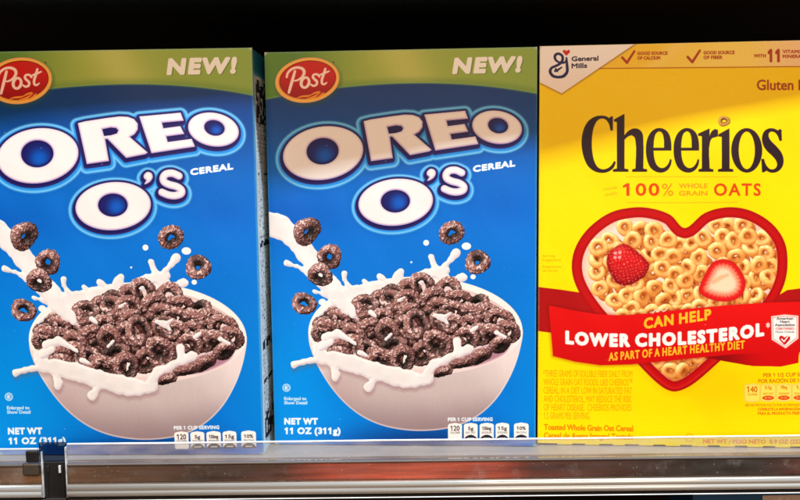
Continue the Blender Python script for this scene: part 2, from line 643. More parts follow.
    for (seg, cx, cy, r) in ((O1h, 325, 156, 15), (O2h, 500, 129, 9), (O3h, 399, 203, 13)):
        hs, hd = field(cv, seg, 1)
        rr = np.hypot(X[hs] - cx, Y[hs] - cy) / r
        cv.paint(hs, cv.cover(hd), mix(rgb(6, 88, 190), rgb(20, 26, 96), sstep(0.1, 1.05, rr)))
        cv.paint(hs, np.exp(-((hd + 1.2) / 1.6) ** 2) * cv.cover(hd) * 0.8, navy)
    for (k, lb) in ((U, 4), (T, 3)):
        edge = sstep(-2.6, 0.0, k)
        gy = np.gradient(k, axis=0) * (1 if Y[1, 0] > Y[0, 0] else -1) / abs(Y[1, 0] - Y[0, 0])
        lo = np.clip(0.5 + 0.5 * gy, 0, 1)
        c = mix(rgb(243, 236, 233), rgb(184, 150, 198), edge * (0.25 + 0.65 * lo))
        cv.paint(s, cv.cover(k), c, lb)
    text(cv, 'CEREAL', 472.8, 515.2, (172.4, 166.4), 6.6, rgb(246, 250, 255), bold=0.55, label=5, track=0.06)
    stroke(cv, [(531.0, 108), (531.6, 108.6)], 1.3, rgb(20, 60, 110))

    # ================= bowl picture
    rim = ell(415.6, 331.5, 107, 55, 0, 90)
    rim[:, 1] = np.where(rim[:, 1] > 331.5, 331.5 + (rim[:, 1] - 331.5) * 0.80, rim[:, 1])
    body = smooth_loop([(308.6, 332), (309.6, 343), (314, 357), (321, 371), (332, 388), (346, 404), (364, 417.5), (386, 426.5),
                        (413, 430.6), (440, 429.4), (462, 424), (481, 413.5), (497, 398), (509, 379), (517, 360), (522, 340),
                        (522.8, 330)], 5, closed=False)
    s1, bd = field(cv, loop_segs(body), 3)
    Xb, Yb = X[s1], Y[s1]
    u = (Xb - 415) / 107
    v = (Yb - 345) / 86
    bc = mix(rgb(232, 218, 213), rgb(203, 184, 181), sstep(0.0, 0.75, v + 0.22 * (1 - u * u)))
    bc = mix(bc, rgb(150, 126, 128), sstep(0.50, 1.05, v + 0.16 * u * u))
    bc = mix(bc, rgb(244, 224, 220), sstep(0.55, 1.0, u) * sstep(0.9, 0.1, v) * 0.8)
    bc = mix(bc, rgb(240, 220, 214), sstep(-0.74, -0.98, u) * 0.7)
    bc = mix(bc, rgb(188, 150, 152), sstep(-0.35, -0.8, u) * sstep(0.15, 0.5, v) * 0.35)
    bc = bc * (0.992 + 0.016 * vnoise(Xb * 1.2, Yb * 0.12, 0, 9))[..., None]
    cv.paint(s1, cv.cover(bd), bc, 9)
    cv.paint(s1, cv.cover(np.abs(bd + 0.6) - 0.7) * 0.55, rgb(246, 228, 226))
    s3, rd = field(cv, loop_segs(rim), 3)
    Xr, Yr = X[s3], Y[s3]
    rc = mix(rgb(255, 244, 236), rgb(240, 214, 208), sstep(330, 376, Yr))
    cv.paint(s3, cv.cover(rd), rc, 9)
    ins = rd + 4.4 + 2.0 * sstep(330, 300, Yr)
    ic = mix(rgb(240, 214, 206), rgb(252, 234, 226), sstep(312, 362, Yr))
    ic = mix(ic, rgb(214, 176, 176), np.exp(-np.abs(ins) / 2.5) * 0.6)
    cv.paint(s3, cv.cover(ins), ic, 9)
    # reddish milk pools at the right
    fill(cv, [(470, 352), (486, 346), (508, 343), (506, 352), (492, 360), (474, 366), (462, 364)], rgb(178, 128, 146), 9, closed_sm=4, soft=2.5)

    # milk behind the cereal: stream and crown
    back = [(262, 223, 13.0, 279, 226, 11.5), (279, 226, 11.5, 293, 236, 10.5), (293, 236, 10.5, 306, 253, 9.5),
            (306, 253, 9.5, 318, 270, 9.5), (318, 270, 9.5, 332, 289, 10), (332, 289, 10, 346, 303, 9),
            (287, 263.2, 3.0, 296, 266, 1.7), (296, 266, 1.7, 308, 271, 3.4), (308, 271, 3.4, 318, 278, 5),
            (344.2, 273.2, 3.0, 345, 280, 1.8), (345, 280, 1.8, 351, 290, 3.5), (351, 290, 3.5, 356, 300, 8),
            (340, 292, 5, 356, 293, 7), (356, 293, 7, 372, 290, 8.5), (372, 290, 8.5, 388, 288, 9), (364, 280, 1.6, 368, 286, 3), (380.2, 276.4, 3.3, 386, 282, 2.6), (386, 282, 2.6, 393, 288, 5),
            (400.5, 271.5, 4.0, 397, 280, 5), (397, 280, 5, 396, 290, 8), (372, 286.5, 3, 360, 291, 4),
            (396, 288, 7, 415, 282, 6), (415, 282, 6, 428, 274, 6), (428, 274, 5, 446, 270, 4.2),
            (431.2, 256.6, 2.6, 433.5, 264, 2.2), (433.5, 264, 2.2, 438, 272, 5),
            (456.2, 252.6, 4.2, 450, 260, 2.6), (450, 260, 2.6, 443, 268, 4), (438, 272, 6, 446, 280, 6),
            (314, 291, 1.4, 326, 294, 3), (326, 294, 3, 340, 300, 6), (460, 277.5, 3.6, 463, 277, 3.8), (452, 280, 3, 460, 278.5, 3)]
    sb, d = liquid(cv, back, 2.2)
    shade_liquid(cv, sb, d, 7)
    for (x, y, r, e) in ((322.6, 301.8, 3.2, 1.2), (426.2, 242.6, 2.9, 1), (466.3, 246, 3.6, 1.3), (473, 276.6, 2.4, 1.1),
                         (335, 286, 1.4, 1), (411.4, 262, 1.0, 1)):
        fill(cv, ell(x, y, r * e, r, 0, 20), rgb(255, 250, 246), 7)

    # ---- cereal pile
    rnd = random.Random(11)
    dome = smooth_loop([(314, 330), (320, 316), (334, 303), (350, 298), (366, 296), (384, 286), (402, 280), (425, 276),
                        (448, 283), (472, 292), (496, 303), (510, 316), (517, 332), (513, 343), (498, 350), (480, 352),
                        (462, 352), (444, 360), (425, 366), (404, 372), (378, 372), (352, 366), (336, 352), (322, 344)], 4)
    ds = loop_segs(dome)
    pts = []
    tries = 0
    while len(pts) < 70 and tries < 9000:
        tries += 1
        x, y = rnd.uniform(312, 518), rnd.uniform(274, 374)
        if any((x - a) ** 2 + ((y - b) * 1.25) ** 2 < 13.4 ** 2 for a, b in pts):
            continue
        if x < 346 and y > 328 and rnd.random() < 0.6:
            continue
        if sd_segs(np.array([x]), np.array([y]), ds)[0] > -9.0:
            continue
        pts.append((x, y))
    pts.append((417, 324.5)); pts.append((438, 343)); pts.append((385, 302))
    rings = []
    for k, (x, y) in enumerate(pts):
        front = (y - 275) / 90
        big = (x, y) in ((417, 324.5), (438, 343))
        tl = rnd.uniform(0.2, 1.0) if not big else 0.4
        td = rnd.uniform(-0.7, 0.7) + (math.pi if rnd.random() < 0.3 else 0)
        rings.append((x, y, y * 0.45 + rnd.uniform(-6, 6) + (14 if big else 0), 9.6 * rnd.uniform(0.88, 1.14), 4.3 * rnd.uniform(0.9, 1.1),
                      td, -tl, k))
    for (x, y, td, tl) in ((328, 327, 0.3, 1.1), (338, 345, 0.1, 1.2), (326, 322, 2.8, 0.9), (340, 352, 0.2, 1.3), (480, 356, -0.4, 1.25),
                           (500, 344, -0.5, 1.1), (462, 362, -0.2, 1.35), (440, 371, -0.1, 1.4)):
        rings.append((x, y, y * 0.5 - 12, 8.6, 3.9, td, -tl, len(rings)))

    for (x, y) in [(rnd.uniform(322, 508), rnd.uniform(296, 360)) for _ in range(60)]:
        if sd_segs(np.array([x]), np.array([y]), ds)[0] < -14 and not (x < 356 and y > 322) and rnd.random() < 0.6:
            rings.append((x, y, y * 0.45 - 14, 9.5, 4.6, rnd.uniform(0, 6), -rnd.uniform(0.2, 0.9), len(rings)))

    def choc(dif, nz, n, hole, z, hz):
        sugar = sstep(0.52, 0.68, nz)
        base = mix(rgb(52, 28, 28), rgb(154, 111, 104), dif)
        base = mix(base, rgb(240, 218, 212), sugar * (0.06 + 0.66 * dif))
        occ = (0.28 + 0.72 * hole) * (0.45 + 0.55 * sstep(-1.6, 0.6, hz))
        return np.clip(base * (occ * (0.78 + 0.42 * sstep(0.2, 1.0, n[:, 2])))[:, None] * 1.12, 0, 1)
    splat(cv, draw_rings(cv, rings, choc, bump=2.3, bfreq=0.42, seed=4), 8, ao=1.5)
    # the pouring milk in front of the rings at the left
    sb, d = liquid(cv, [(326, 281, 9, 338, 297, 8.5), (338, 297, 8.5, 349, 309, 6), (349, 309, 6, 353.5, 315, 3.2)], 2)
    shade_liquid(cv, sb, d, 7)
    # milk between and over the rings
    front = [(294, 364.6, 3.6, 304, 362, 2.3), (304, 362, 2.3, 320, 358, 3.2), (320, 358, 3.6, 334, 359, 7),
             (334, 359, 8.5, 352, 363, 8.5), (352, 363, 8.5, 372, 370, 8.5), (372, 370, 8.5, 396, 376, 9), (396, 376, 9, 414, 379, 7.5), (316, 347, 4, 322, 356, 7),
             (414, 379, 6.5, 430, 378, 4.5), (334, 362, 4, 335.5, 373, 3.4), (335.5, 373, 3.4, 335.5, 376.5, 4.0),
             (382, 372, 4, 374, 379, 2.4), (374, 379, 2.4, 368.5, 387, 4.4), (428, 372, 4.5, 434, 364, 4.5),
             (434, 364, 4.5, 448, 358, 3.6), (448, 358, 3.6, 458, 353, 3), (458, 353, 3.4, 468.5, 348.8, 4.8),
             (458, 353, 2.6, 457.5, 341, 4.2), (318, 352, 3, 322, 344, 3.0), (404, 384, 3, 428, 380, 4)]
    sb, d = liquid(cv, front, 3.0)
    cv.paint(sb, np.clip(0.5 - (shifted(d, 0.6, 3.0) - 0.5) / 4, 0, 1) * 0.35, rgb(140, 92, 96))
    shade_liquid(cv, sb, d, 7)
    for caps in ([(436, 315, 2.6, 443, 318, 3.2), (443, 318, 2.4, 450, 313, 1.6), (443, 318, 2.4, 447, 323, 1.4)],
                 [(326, 337, 4.2, 338, 333, 3.6), (338, 333, 3.4, 349, 339, 2.6), (330, 341, 4, 322, 347, 3.2), (349, 339, 2, 356, 344, 1.6)],
                 [(386, 339, 2.2, 391, 334, 1.4)], [(399, 300, 2, 404, 297, 1.4)], [(371, 312, 2.2, 376, 316, 1.4)],
                 [(318, 316, 1.8, 327, 308, 1.2)], [(472, 330, 1.8, 477, 327, 1.2)], [(497, 333, 2.4, 505, 337, 1.4)],
                 [(360, 352, 2.4, 366, 355, 1.6)]):
        sb, d = liquid(cv, caps, 2)
        shade_liquid(cv, sb, d, 7)
    # ---- flying rings
    fl = [(307.0, 231.0, 9.4, 5.4, 2.0, 0.75, 16), (330.0, 256.4, 8.0, 4.6, 0.5, -0.55, 17), (320.4, 274.6, 8.2, 4.6, 0.1, -0.75, 18),
          (304.2, 303.4, 7.6, 4.2, 0.4, 0.45, 19), (451.6, 232.6, 7.8, 4.4, 2.6, 0.35, 20), (477.6, 262.0, 8.4, 4.8, 0.05, 0.70, 21)]
    for (x, y, RR, r, td, tl, lb) in fl:
        splat(cv, draw_rings(cv, [(x, y, 0, RR, r, td, tl, lb)], choc, bump=2.3, bfreq=0.42, seed=lb), lb)

    # ---- small print
    wht = rgb(238, 248, 255)
    fill(cv, ell(286.6, 387.6, 4.1, 4.1, 0, 24), wht, alpha=0.75)
    fill(cv, ell(286.6, 387.6, 3.0, 3.0, 0, 24), rgb(60, 160, 235), alpha=0.6)
    text(cv, 'K', 285.2, 288.2, 389.6, 3.8, wht, bold=0.2)
    text(cv, 'Enlarged to', 284.2, 306.6, 400.0, 3.3, wht, bold=0.18, alpha=0.9)
    text(cv, 'Show Detail', 284.2, 307.4, 404.2, 3.3, wht, bold=0.18, alpha=0.9)
    text(cv, 'NET WT', 284.2, 318.0, 424.6, 6.8, wht, bold=0.55, label=10, track=0.07)
    text(cv, '11 OZ (311g)', 284.6, 340.6, 434.2, 6.8, wht, bold=0.50, label=10, track=0.07)
    text(cv, 'PER 1 CUP SERVING', 447.8, 492.6, 420.9, 3.7, wht, bold=0.24, label=22, track=0.06)
    k = 11
    for (x0, x1, a, b) in ((448, 462, '120', 'CALORIES'), (463.8, 477.6, '5g', 'SAT FAT'), (479.6, 493.8, '150mg', 'SODIUM'),
                           (495.6, 509.2, '15g', 'SUGARS'), (514.0, 528.6, '10%', 'IRON')):
        xm = (x0 + x1) / 2
        pl = [(x0, 438.6), (x0, 425), (x0 + 1.2, 423.6), (xm, 422.6), (x1 - 1.2, 423.6), (x1, 425), (x1, 438.6), (x1 - 1, 440),
              (x0 + 1, 440)]
        fill(cv, pl, rgb(255, 248, 240), k)
        text(cv, a, xm - (4.6 if len(a) > 2 else 2.8), xm + (4.6 if len(a) > 2 else 2.8), 430.6 if k == 11 else 430.0,
             5.2 if k == 11 else 3.6, rgb(60, 50, 60), bold=0.16)
        text(cv, b, xm - 5, xm + 5, 433.4, 2.0, rgb(110, 100, 100), bold=0.05)
        if k > 11:
            fill(cv, [(x0 + 0.8, 439.8), (x0 + 2.6, 436.2), (xm, 434.6), (x1 - 2.6, 436.2), (x1 - 0.8, 439.8)], rgb(40, 34, 48), closed_sm=3)
            stroke(cv, [(xm - 3, 438.2), (xm + 3, 438.2)], 1.0, rgb(236, 230, 230))
        k += 1


# ================================================================== yellow box artwork
YELLOW_PARTS = {0: 'front_panel', 1: 'corner_badge', 2: 'top_strip', 3: 'title_lettering', 4: 'oats_lettering', 5: 'heart_bowl',
                6: 'cereal_rings_picture', 7: 'strawberry_picture', 8: 'cut_strawberry_picture', 9: 'ribbon_banner',
                10: 'ribbon_lettering', 11: 'heart_check_badge', 12: 'claim_lettering', 13: 'product_lettering',
                14: 'nutrition_tag', 15: 'nutrition_tag', 16: 'nutrition_tag', 17: 'nutrition_tag', 18: 'gluten_lettering',
                19: 'weight_lettering'}


def art_yellow(cv):
    X, Y = cv.X, cv.Y
    base = mix(rgb(255, 214, 0), rgb(255, 226, 0), sstep(120, 260, Y))
    base = mix(base, rgb(255, 204, 0), np.exp(-((X - 718) / 40) ** 2 - ((Y - 384) / 26) ** 2) * 0.8)
    cv.col[:] = base
    cv.col += ((vnoise(X * 0.15, Y * 2.2, 0, 3) - 0.5) * 0.012)[..., None]
    red_b = rgb(176, 62, 22)
    # top strip
    sd = Y - (67.9 - 0.0095 * (X - 607))
    s = (slice(None), slice(None))
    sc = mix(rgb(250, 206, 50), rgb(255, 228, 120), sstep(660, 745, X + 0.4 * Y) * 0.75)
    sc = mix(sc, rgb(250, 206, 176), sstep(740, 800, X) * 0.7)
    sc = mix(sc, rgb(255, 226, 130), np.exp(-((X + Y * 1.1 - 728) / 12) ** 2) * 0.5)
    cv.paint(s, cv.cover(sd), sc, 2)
    cv.paint(s, cv.cover(np.abs(sd - 0.6) - 0.55), rgb(190, 112, 20))
    # white corner badge
    pts = [(530, 30), (657, 30), (635.7, 43.3), (561.7, 93.4), (539.4, 82.2), (530, 78)]
    s1, d = field(cv, loop_segs(pts), 6)
    cv.paint(s1, np.clip(0.5 - (d - 1.2) / 2.2, 0, 1) * 0.6, rgb(120, 70, 10))
    wc = mix(rgb(250, 246, 244), rgb(246, 232, 222), sstep(50, 90, Y[s1]))
    cv.paint(s1, cv.cover(d), wc, 1)
    fill(cv, [(592, 38), (621, 38), (621.5, 44.6), (606, 45.6), (593, 45.9)], rgb(255, 255, 252))  # glint on the top edge, painted in white
    zz = lambda pts: [(535 + a / 8.34, 40 + b / 8.34) for a, b in pts]
    navy = rgb(22, 24, 84)
    stroke(cv, zz([(262, 150), (266, 205), (268, 262), (240, 300), (195, 310), (150, 300), (126, 265), (140, 232), (180, 214), (214, 192),
                   (230, 165), (226, 132), (196, 114), (168, 128), (170, 162), (200, 186), (240, 190), (262, 170)]),
           [1.8, 2.7, 2.9, 3.1, 2.7, 2.9, 2.9, 2.5, 2.4, 2.7, 2.7, 2.5, 2.5, 2.7, 2.4, 2.0, 2.0, 1.8], navy, smooth=4)
    stroke(cv, zz([(168, 258), (196, 246), (222, 228)]), [2.4, 2.0, 1.4], navy, smooth=3)
    stroke(cv, zz([(172, 240), (186, 262)]), [1.6, 1.8], navy)
    heart = [(262, 92), (276, 82), (290, 88), (290, 102), (276, 118), (262, 130), (248, 118), (234, 102), (234, 88), (248, 82)]
    fill(cv, zz(heart), rgb(206, 34, 20), closed_sm=4)
    text(cv, 'General', 571.5, 598.4, (61.5, 60.7), 5.0, rgb(40, 36, 60), bold=0.25)
    text(cv, 'Mills', 571.5, 587.0, (68.5, 68.0), 5.0, rgb(40, 36, 60), bold=0.25)
    for (x, y) in ((622.2, 57.6), (687.6, 57.0)):
        stroke(cv, [(x, y), (x + 4.6, y + 5.2), (x + 12.2, y - 6.4)], [2.6, 2.6, 2.2], red_b)
    text(cv, 'GOOD SOURCE', 637.2, 667.6, (55.2, 54.9), 3.5, red_b, bold=0.22, track=0.05)
    text(cv, 'OF CALCIUM', 637.2, 660.2, (59.9, 59.7), 3.5, red_b, bold=0.22, track=0.05)
    text(cv, 'GOOD SOURCE', 703.4, 734.6, (54.5, 54.2), 3.5, red_b, bold=0.22, track=0.05)
    text(cv, 'OF FIBER', 703.4, 722.4, (59.2, 59.0), 3.5, red_b, bold=0.22, track=0.05)
    text(cv, 'WITH', 753.8, 765.8, 57.6, 3.5, red_b, bold=0.22, track=0.05)
    text(cv, '11', 767.6, 779.6, 62.4, 13.4, red_b, bold=0.8, track=0.14)
    text(cv, 'VITAMINS &', 782.4, 811, 53.4, 3.5, red_b, bold=0.22, track=0.05)
    text(cv, 'MINERALS', 782.4, 806, 58.2, 3.5, red_b, bold=0.22, track=0.05)
    text(cv, 'Gluten Free', 756.4, 822, 90.3, 10.6, rgb(170, 72, 20), bold=0.35, label=18)

    # ---- title
    dk = rgb(44, 26, 34)
    a = lambda pts: [(570 + x / 4.545, 95 + y / 4.545) for x, y in pts]
    b = lambda pts: [(680 + x / 4.545, 95 + y / 4.545) for x, y in pts]
    sh = lambda pts, dx: [(x + dx, y) for x, y in pts]
    Cc = [(193, 99), (193, 160), (184, 161), (177, 132), (163, 112), (145, 106), (126, 113), (111, 135), (101, 170), (97, 222),
          (101, 270), (110, 305), (126, 330), (147, 339), (170, 334), (188, 320), (200, 301), (206, 306), (196, 330), (172, 348),
          (145, 353), (112, 346), (84, 325), (64, 285), (54, 235), (55, 190), (66, 148), (86, 117), (113, 100), (142, 95),
          (164, 99), (177, 107), (186, 99)]
    hh = [(200, 112), (245, 88), (245, 186), (262, 167), (286, 154), (310, 157), (326, 175), (330, 205), (330, 335), (347, 339),
          (347, 348), (282, 348), (282, 339), (297, 335), (297, 208), (291, 190), (278, 182), (262, 188), (245, 203), (245, 335),
          (263, 339), (263, 348), (195, 348), (195, 339), (213, 335), (213, 122), (200, 120)]
    e1 = [(457, 252), (376, 252), (380, 290), (392, 320), (411, 333), (430, 329), (445, 313), (453, 292), (458, 296), (454, 318),
          (440, 340), (418, 351), (392, 349), (366, 332), (350, 298), (344, 252), (349, 205), (366, 171), (393, 153), (421, 155),
          (443, 173), (455, 208)]
    e1h = [(376, 241), (379, 202), (388, 174), (402, 164), (415, 170), (424, 194), (426, 241)]
    rr_ = [(80, 177), (130, 154), (130, 192), (142, 166), (156, 156), (168, 160), (168, 188), (154, 192), (142, 196), (132, 212),
           (130, 335), (147, 339), (147, 348), (82, 348), (82, 339), (97, 335), (97, 187), (80, 185)]
    ii = [(172, 180), (220, 154), (220, 335), (237, 339), (237, 348), (170, 348), (170, 339), (187, 335), (187, 190), (172, 188)]
    ss = [(459, 158), (461, 207), (452, 208), (442, 183), (427, 168), (411, 165), (400, 174), (400, 190), (410, 208), (438, 236),
          (460, 264), (469, 296), (462, 328), (440, 348), (412, 352), (390, 343), (379, 350), (371, 350), (368, 292), (378, 291),
          (388, 318), (408, 338), (428, 337), (440, 323), (438, 302), (420, 278), (392, 252), (376, 226), (371, 196), (380, 168),
          (400, 154), (426, 154), (444, 163), (451, 157)]
    letters = [[a(Cc)], [a(hh)], [a(e1), a(e1h)], [sh(a(e1), 27.5), sh(a(e1h), 27.5)], [b(rr_)], [b(ii)],
               [list(ell(680 + 300 / 4.545, 95 + 252 / 4.545, 15.4, 22.0, 0)), list(ell(680 + 300 / 4.545, 95 + 252 / 4.545, 8.4, 19.0, 0))],
               [b(ss)]]
    for L in letters:
        q = np.vstack([loop_segs(soft_loop(l, 4) if len(l) < 48 else l) for l in L])
        s2, d = field(cv, q, 2)
        cv.paint(s2, np.clip(0.5 - (d - 0.25) / 0.6, 0, 1), dk, 3)
    splat(cv, draw_rings(cv, [(723.4, 121.2, 0, 3.7, 1.9, 0, 0.1, 1)],
                         lambda dif, nz, n, hole, z, hz: mix(rgb(140, 84, 20), rgb(236, 176, 84), dif) * (0.5 + 0.5 * hole)[:, None], step=0.2), 3)
    # ---- 100% whole grain oats
    ora = rgb(236, 150, 20)
    rdo = rgb(222, 70, 14)
    stroke(cv, [(626, 176.6), (736.6, 176.8)], 0.7, rgb(240, 176, 20))
    stroke(cv, [(626, 202.6), (736.6, 202.4)], 0.7, rgb(240, 176, 20))
    text(cv, 'made', 603, 616.6, (190.6, 188.6), 3.2, rgb(240, 168, 20), bold=0.05, shear=0.2)
    text(cv, 'with', 604.2, 616.2, (196.2, 194.6), 3.2, rgb(240, 168, 20), bold=0.05, shear=0.2)
    text(cv, '100', 622.6, 658.8, 195.8, 12.6, rdo, bold=0.45, label=4, track=0.08)
    text(cv, '%', 661.2, 672.8, 195.8, 12.2, ora, bold=0.15, label=4)
    text(cv, 'WHOLE', 678.2, 706.8, 188.2, 4.8, ora, bold=0.2, label=4)
    text(cv, 'GRAIN', 678.2, 706.8, 195.6, 4.8, ora, bold=0.2, label=4)
    text(cv, 'OATS', 713.2, 760.2, 195.8, 12.4, rdo, bold=0.42, label=4, track=0.10)

    # ---- ribbon tails behind the bowl
    fill(cv, [(530, 286), (560, 289.5), (605, 296), (605, 342), (560, 334), (530, 330)], rgb(176, 16, 18), 9)
    fill(cv, [(770, 300), (787, 290), (812, 287), (812, 312), (770, 312)], rgb(176, 16, 18), 9)
    # ---- heart bowl
    hp = smooth_loop([(684.5, 228), (670, 215), (652, 208.6), (633, 207.4), (610, 212.6), (589, 227.5), (576, 246), (571.6, 266),
                      (576, 286), (590, 309), (612, 335), (638, 364), (655, 381), (667, 389.4), (678, 390.6), (694, 382.5),
                      (718, 361.5), (748, 333), (772, 306), (784, 284), (787.4, 262), (784, 241), (771, 223), (750, 210.6),
                      (727, 207.2), (704, 213)], 5)
    s2, d = field(cv, loop_segs(hp), 12)
    Xh, Yh = X[s2], Y[s2]
    cv.paint(s2, np.clip(0.55 - (d - 2) / 12, 0, 1) * 0.30 * sstep(340, 380, Yh), rgb(230, 150, 0))
    rimc = mix(rgb(212, 12, 16), rgb(160, 4, 12), sstep(-9, -1, d) * 0.6 + 0.25 * sstep(-2, 0, d))
    rimc = mix(rimc, rgb(240, 60, 50), np.exp(-((d + 3.4) / 1.1) ** 2) * (0.12 + 0.35 * sstep(300, 380, Yh)))
    rimc = mix(rimc, rgb(150, 6, 10), np.exp(-((d + 8.8) / 1.6) ** 2) * 0.6)
    cv.paint(s2, cv.cover(d), rimc, 5)
    inn = d + 10.2
    gy = np.gradient(d, axis=0) * (1 if Y[1, 0] > Y[0, 0] else -1)
    ic = mix(rgb(252, 222, 200), rgb(236, 170, 140), sstep(-8, 0, inn) * 0.5)
    cv.paint(s2, cv.cover(inn), ic, 5)
    # ---- golden rings
    rnd = random.Random(5)
    pts = []
    t = 0
    hs = loop_segs(hp)
    while len(pts) < 170 and t < 9000:
        t += 1
        x, y = rnd.uniform(578, 780), rnd.uniform(214, 384)
        if any((x - p) ** 2 + (y - q) ** 2 < 11.5 ** 2 for p, q in pts):
            continue
        if sd_segs(np.array([x]), np.array([y]), hs)[0] > -16.5:
            continue
        pts.append((x, y))
    rings = [(x, y, rnd.uniform(-3, 3) + 0.02 * y, 5.5 * rnd.uniform(0.92, 1.08), 3.45 * rnd.uniform(0.92, 1.08), rnd.uniform(0, 6.28),
              rnd.choice((0.1, 0.25, 0.4, 0.6, 0.9)) * rnd.choice((-1, 1)), k) for k, (x, y) in enumerate(pts)]
    # a darker lower layer, then the upper one
    low = [(x + 6, y + 5, -9, 5.4, 3.0, 1.0, 0.5, k + 300) for k, (x, y) in enumerate(pts)]
    msk = np.zeros((cv.h, cv.w), bool)
    msk[s2] = (inn < -0.2)

    def oat(dif, nz, n, hole, z, hz):
        c = mix(rgb(196, 118, 48), rgb(250, 206, 128), np.clip(dif * 1.25 - 0.1, 0, 1))
        c = mix(c, rgb(255, 232, 176), sstep(0.82, 0.98, dif) * 0.8)
        c = mix(c, rgb(214, 138, 58), sstep(0.5, 0.8, nz) * 0.35)
        return np.clip(c * (mix(rgb(196, 134, 80), (1, 1, 1), hole) * mix(rgb(190, 140, 90), (1, 1, 1), sstep(-1.2, 0.3, hz))) * 1.12, 0, 1)
    darker = lambda *q: oat(*q) * np.array((0.84, 0.66, 0.50))
    splat(cv, draw_rings(cv, low, darker, seed=2), 6, msk)
    splat(cv, draw_rings(cv, rings, oat, seed=2), 6, msk, ao=0.75, ao_r=2.2, ao_col=(0.62, 0.36, 0.2))
    # ---- strawberries
    q = lambda pts: [(570 + x / 3.85, 200 + y / 3.85) for x, y in pts]
    st = smooth_loop(q([(140, 240), (146, 208), (168, 184), (205, 168), (240, 184), (280, 218), (303, 250), (288, 288), (254, 314),
                        (214, 328), (178, 318), (152, 280)]), 5)
    s3, d = field(cv, loop_segs(st), 5)
    cv.paint(s3, np.clip(0.5 - (d - 1) / 4, 0, 1) * 0.45, rgb(150, 60, 20))
    Xs, Ys = X[s3], Y[s3]
    sc = mix(rgb(222, 28, 30), rgb(140, 4, 14), np.clip(sstep(-7, 0, d) * 0.6 + sstep(255, 284, Ys) * 0.5, 0, 1))
    sc = mix(sc, rgb(244, 96, 84), np.exp(-((Xs - 618) / 7) ** 2 - ((Ys - 250) / 5) ** 2) * 0.5)
    jx = (vnoise(Xs / 5, Ys / 5, 0, 31) - 0.5) * 4; jy = (vnoise(Xs / 5, Ys / 5, 4, 32) - 0.5) * 4
    seed = (np.sin((Xs + jx + Ys * 0.6) * 1.1) * np.sin((Ys + jy - Xs * 0.5) * 1.2))
    sc = mix(sc, rgb(250, 150, 130), sstep(0.62, 0.95, seed) * 0.8)
    sc = mix(sc, rgb(140, 4, 16), sstep(0.55, 0.9, -seed) * 0.3)
    cv.paint(s3, cv.cover(d), sc, 7)
    for (x, y) in ((615, 253), (619.5, 252.4), (614.8, 257.4), (619.2, 257.2)):
        fill(cv, ell(x, y, 1.7, 1.7, 0, 14), rgb(250, 196, 190), alpha=0.75)
    q = lambda pts: [(680 + x / 3.85, 200 + y / 3.85) for x, y in pts]
    ct = smooth_loop(q([(118, 246), (140, 232), (170, 228), (203, 238), (230, 268), (248, 305), (247, 345), (225, 374), (195, 387),
                        (165, 390), (125, 384), (92, 370), (70, 350), (78, 318), (98, 278)]), 5)
    s3, d = field(cv, loop_segs(ct), 5)
    Xs, Ys = X[s3], Y[s3]
    cv.paint(s3, np.clip(0.5 - (d - 1) / 4, 0, 1) * 0.4, rgb(150, 60, 20))
    ang = np.arctan2(Ys - 281, Xs - 722)
    dd = d + 0.45 * np.sin(ang * 26)
    sc = mix(rgb(255, 214, 176), rgb(250, 120, 90), sstep(-12, -4.8, dd))
    sc = mix(sc, rgb(222, 26, 26), sstep(-6.4, -2.8, dd))
    sc = mix(sc, rgb(190, 14, 20), sstep(-1.6, 0, d) * 0.6)
    ridge = stroke_sd(Xs, Ys, [(713, 282), (719, 278), (727, 275)], [1.2, 1.6, 0.8])
    sc = mix(sc, rgb(236, 168, 120), np.clip(1 - np.clip(ridge, 0, 9) / 1.6, 0, 1) * 0.7)
    cv.paint(s3, cv.cover(d), sc, 8)
    blur_region(cv, s2, 1)

    # ---- ribbon banner
    fill(cv, [(704, 352), (745, 346), (799, 338), (798, 362.8), (780, 366.4), (745, 364.6), (715, 358)], rgb(150, 8, 12), 9, closed_sm=0)
    ban = [(548.7, 305.4), (572, 310), (596, 313.8), (622, 315), (650, 312.8), (680, 309.2), (726, 305), (765, 302.4), (801, 301.6),
           (812, 302), (812, 350), (796, 352.6), (760, 354), (730, 354.5), (704, 356.6), (660, 361.2), (630, 364), (600, 364.8),
           (575, 361.4), (553, 356)]
    s4, d = field(cv, loop_segs(ban), 4)
    cv.paint(s4, np.clip(0.5 - (d - 1.5) / 4, 0, 1) * 0.35, rgb(110, 10, 0))
    bc = mix(rgb(228, 16, 16), rgb(204, 8, 14), sstep(300, 366, Y[s4]) * 0.7)
    cv.paint(s4, cv.cover(d), bc, 9)
    und = [(704, 356.6), (730, 354), (760, 352.5), (799, 350), (798, 362.6), (780, 366.2), (752, 365.6), (725, 361)]
    sU, dU = field(cv, loop_segs(und), 2)
    cv.paint(sU, cv.cover(dU), mix(rgb(214, 10, 14), rgb(140, 6, 10), np.exp(-((X[sU] - 715) / 30) ** 2)), 9)
    yl = rgb(255, 190, 40)
    text(cv, 'CAN HELP', 643.2, 710.6, (328.8, 319.2), 11.0, yl, bold=0.65, label=10, track=0.08)

    def bl(x):
        return 346.6 - 0.00055 * (x - 622) ** 2 + np.where(x < 622, -0.00030 * (x - 622) ** 2, 0)
    text(cv, 'LOWER CHOLESTEROL', 565.2, 763.6, bl, 13.6, rgb(255, 246, 240), bold=1.15, label=10, track=0.13)
    text(cv, '*', 765.4, 769.4, 331, 8.5, rgb(255, 240, 230), bold=0.2, label=10)
    text(cv, 'AS PART OF A HEART HEALTHY DIET', 608.2, 744, (360.6, 348.2), 8.4, yl, bold=0.36, label=10, track=0.10)
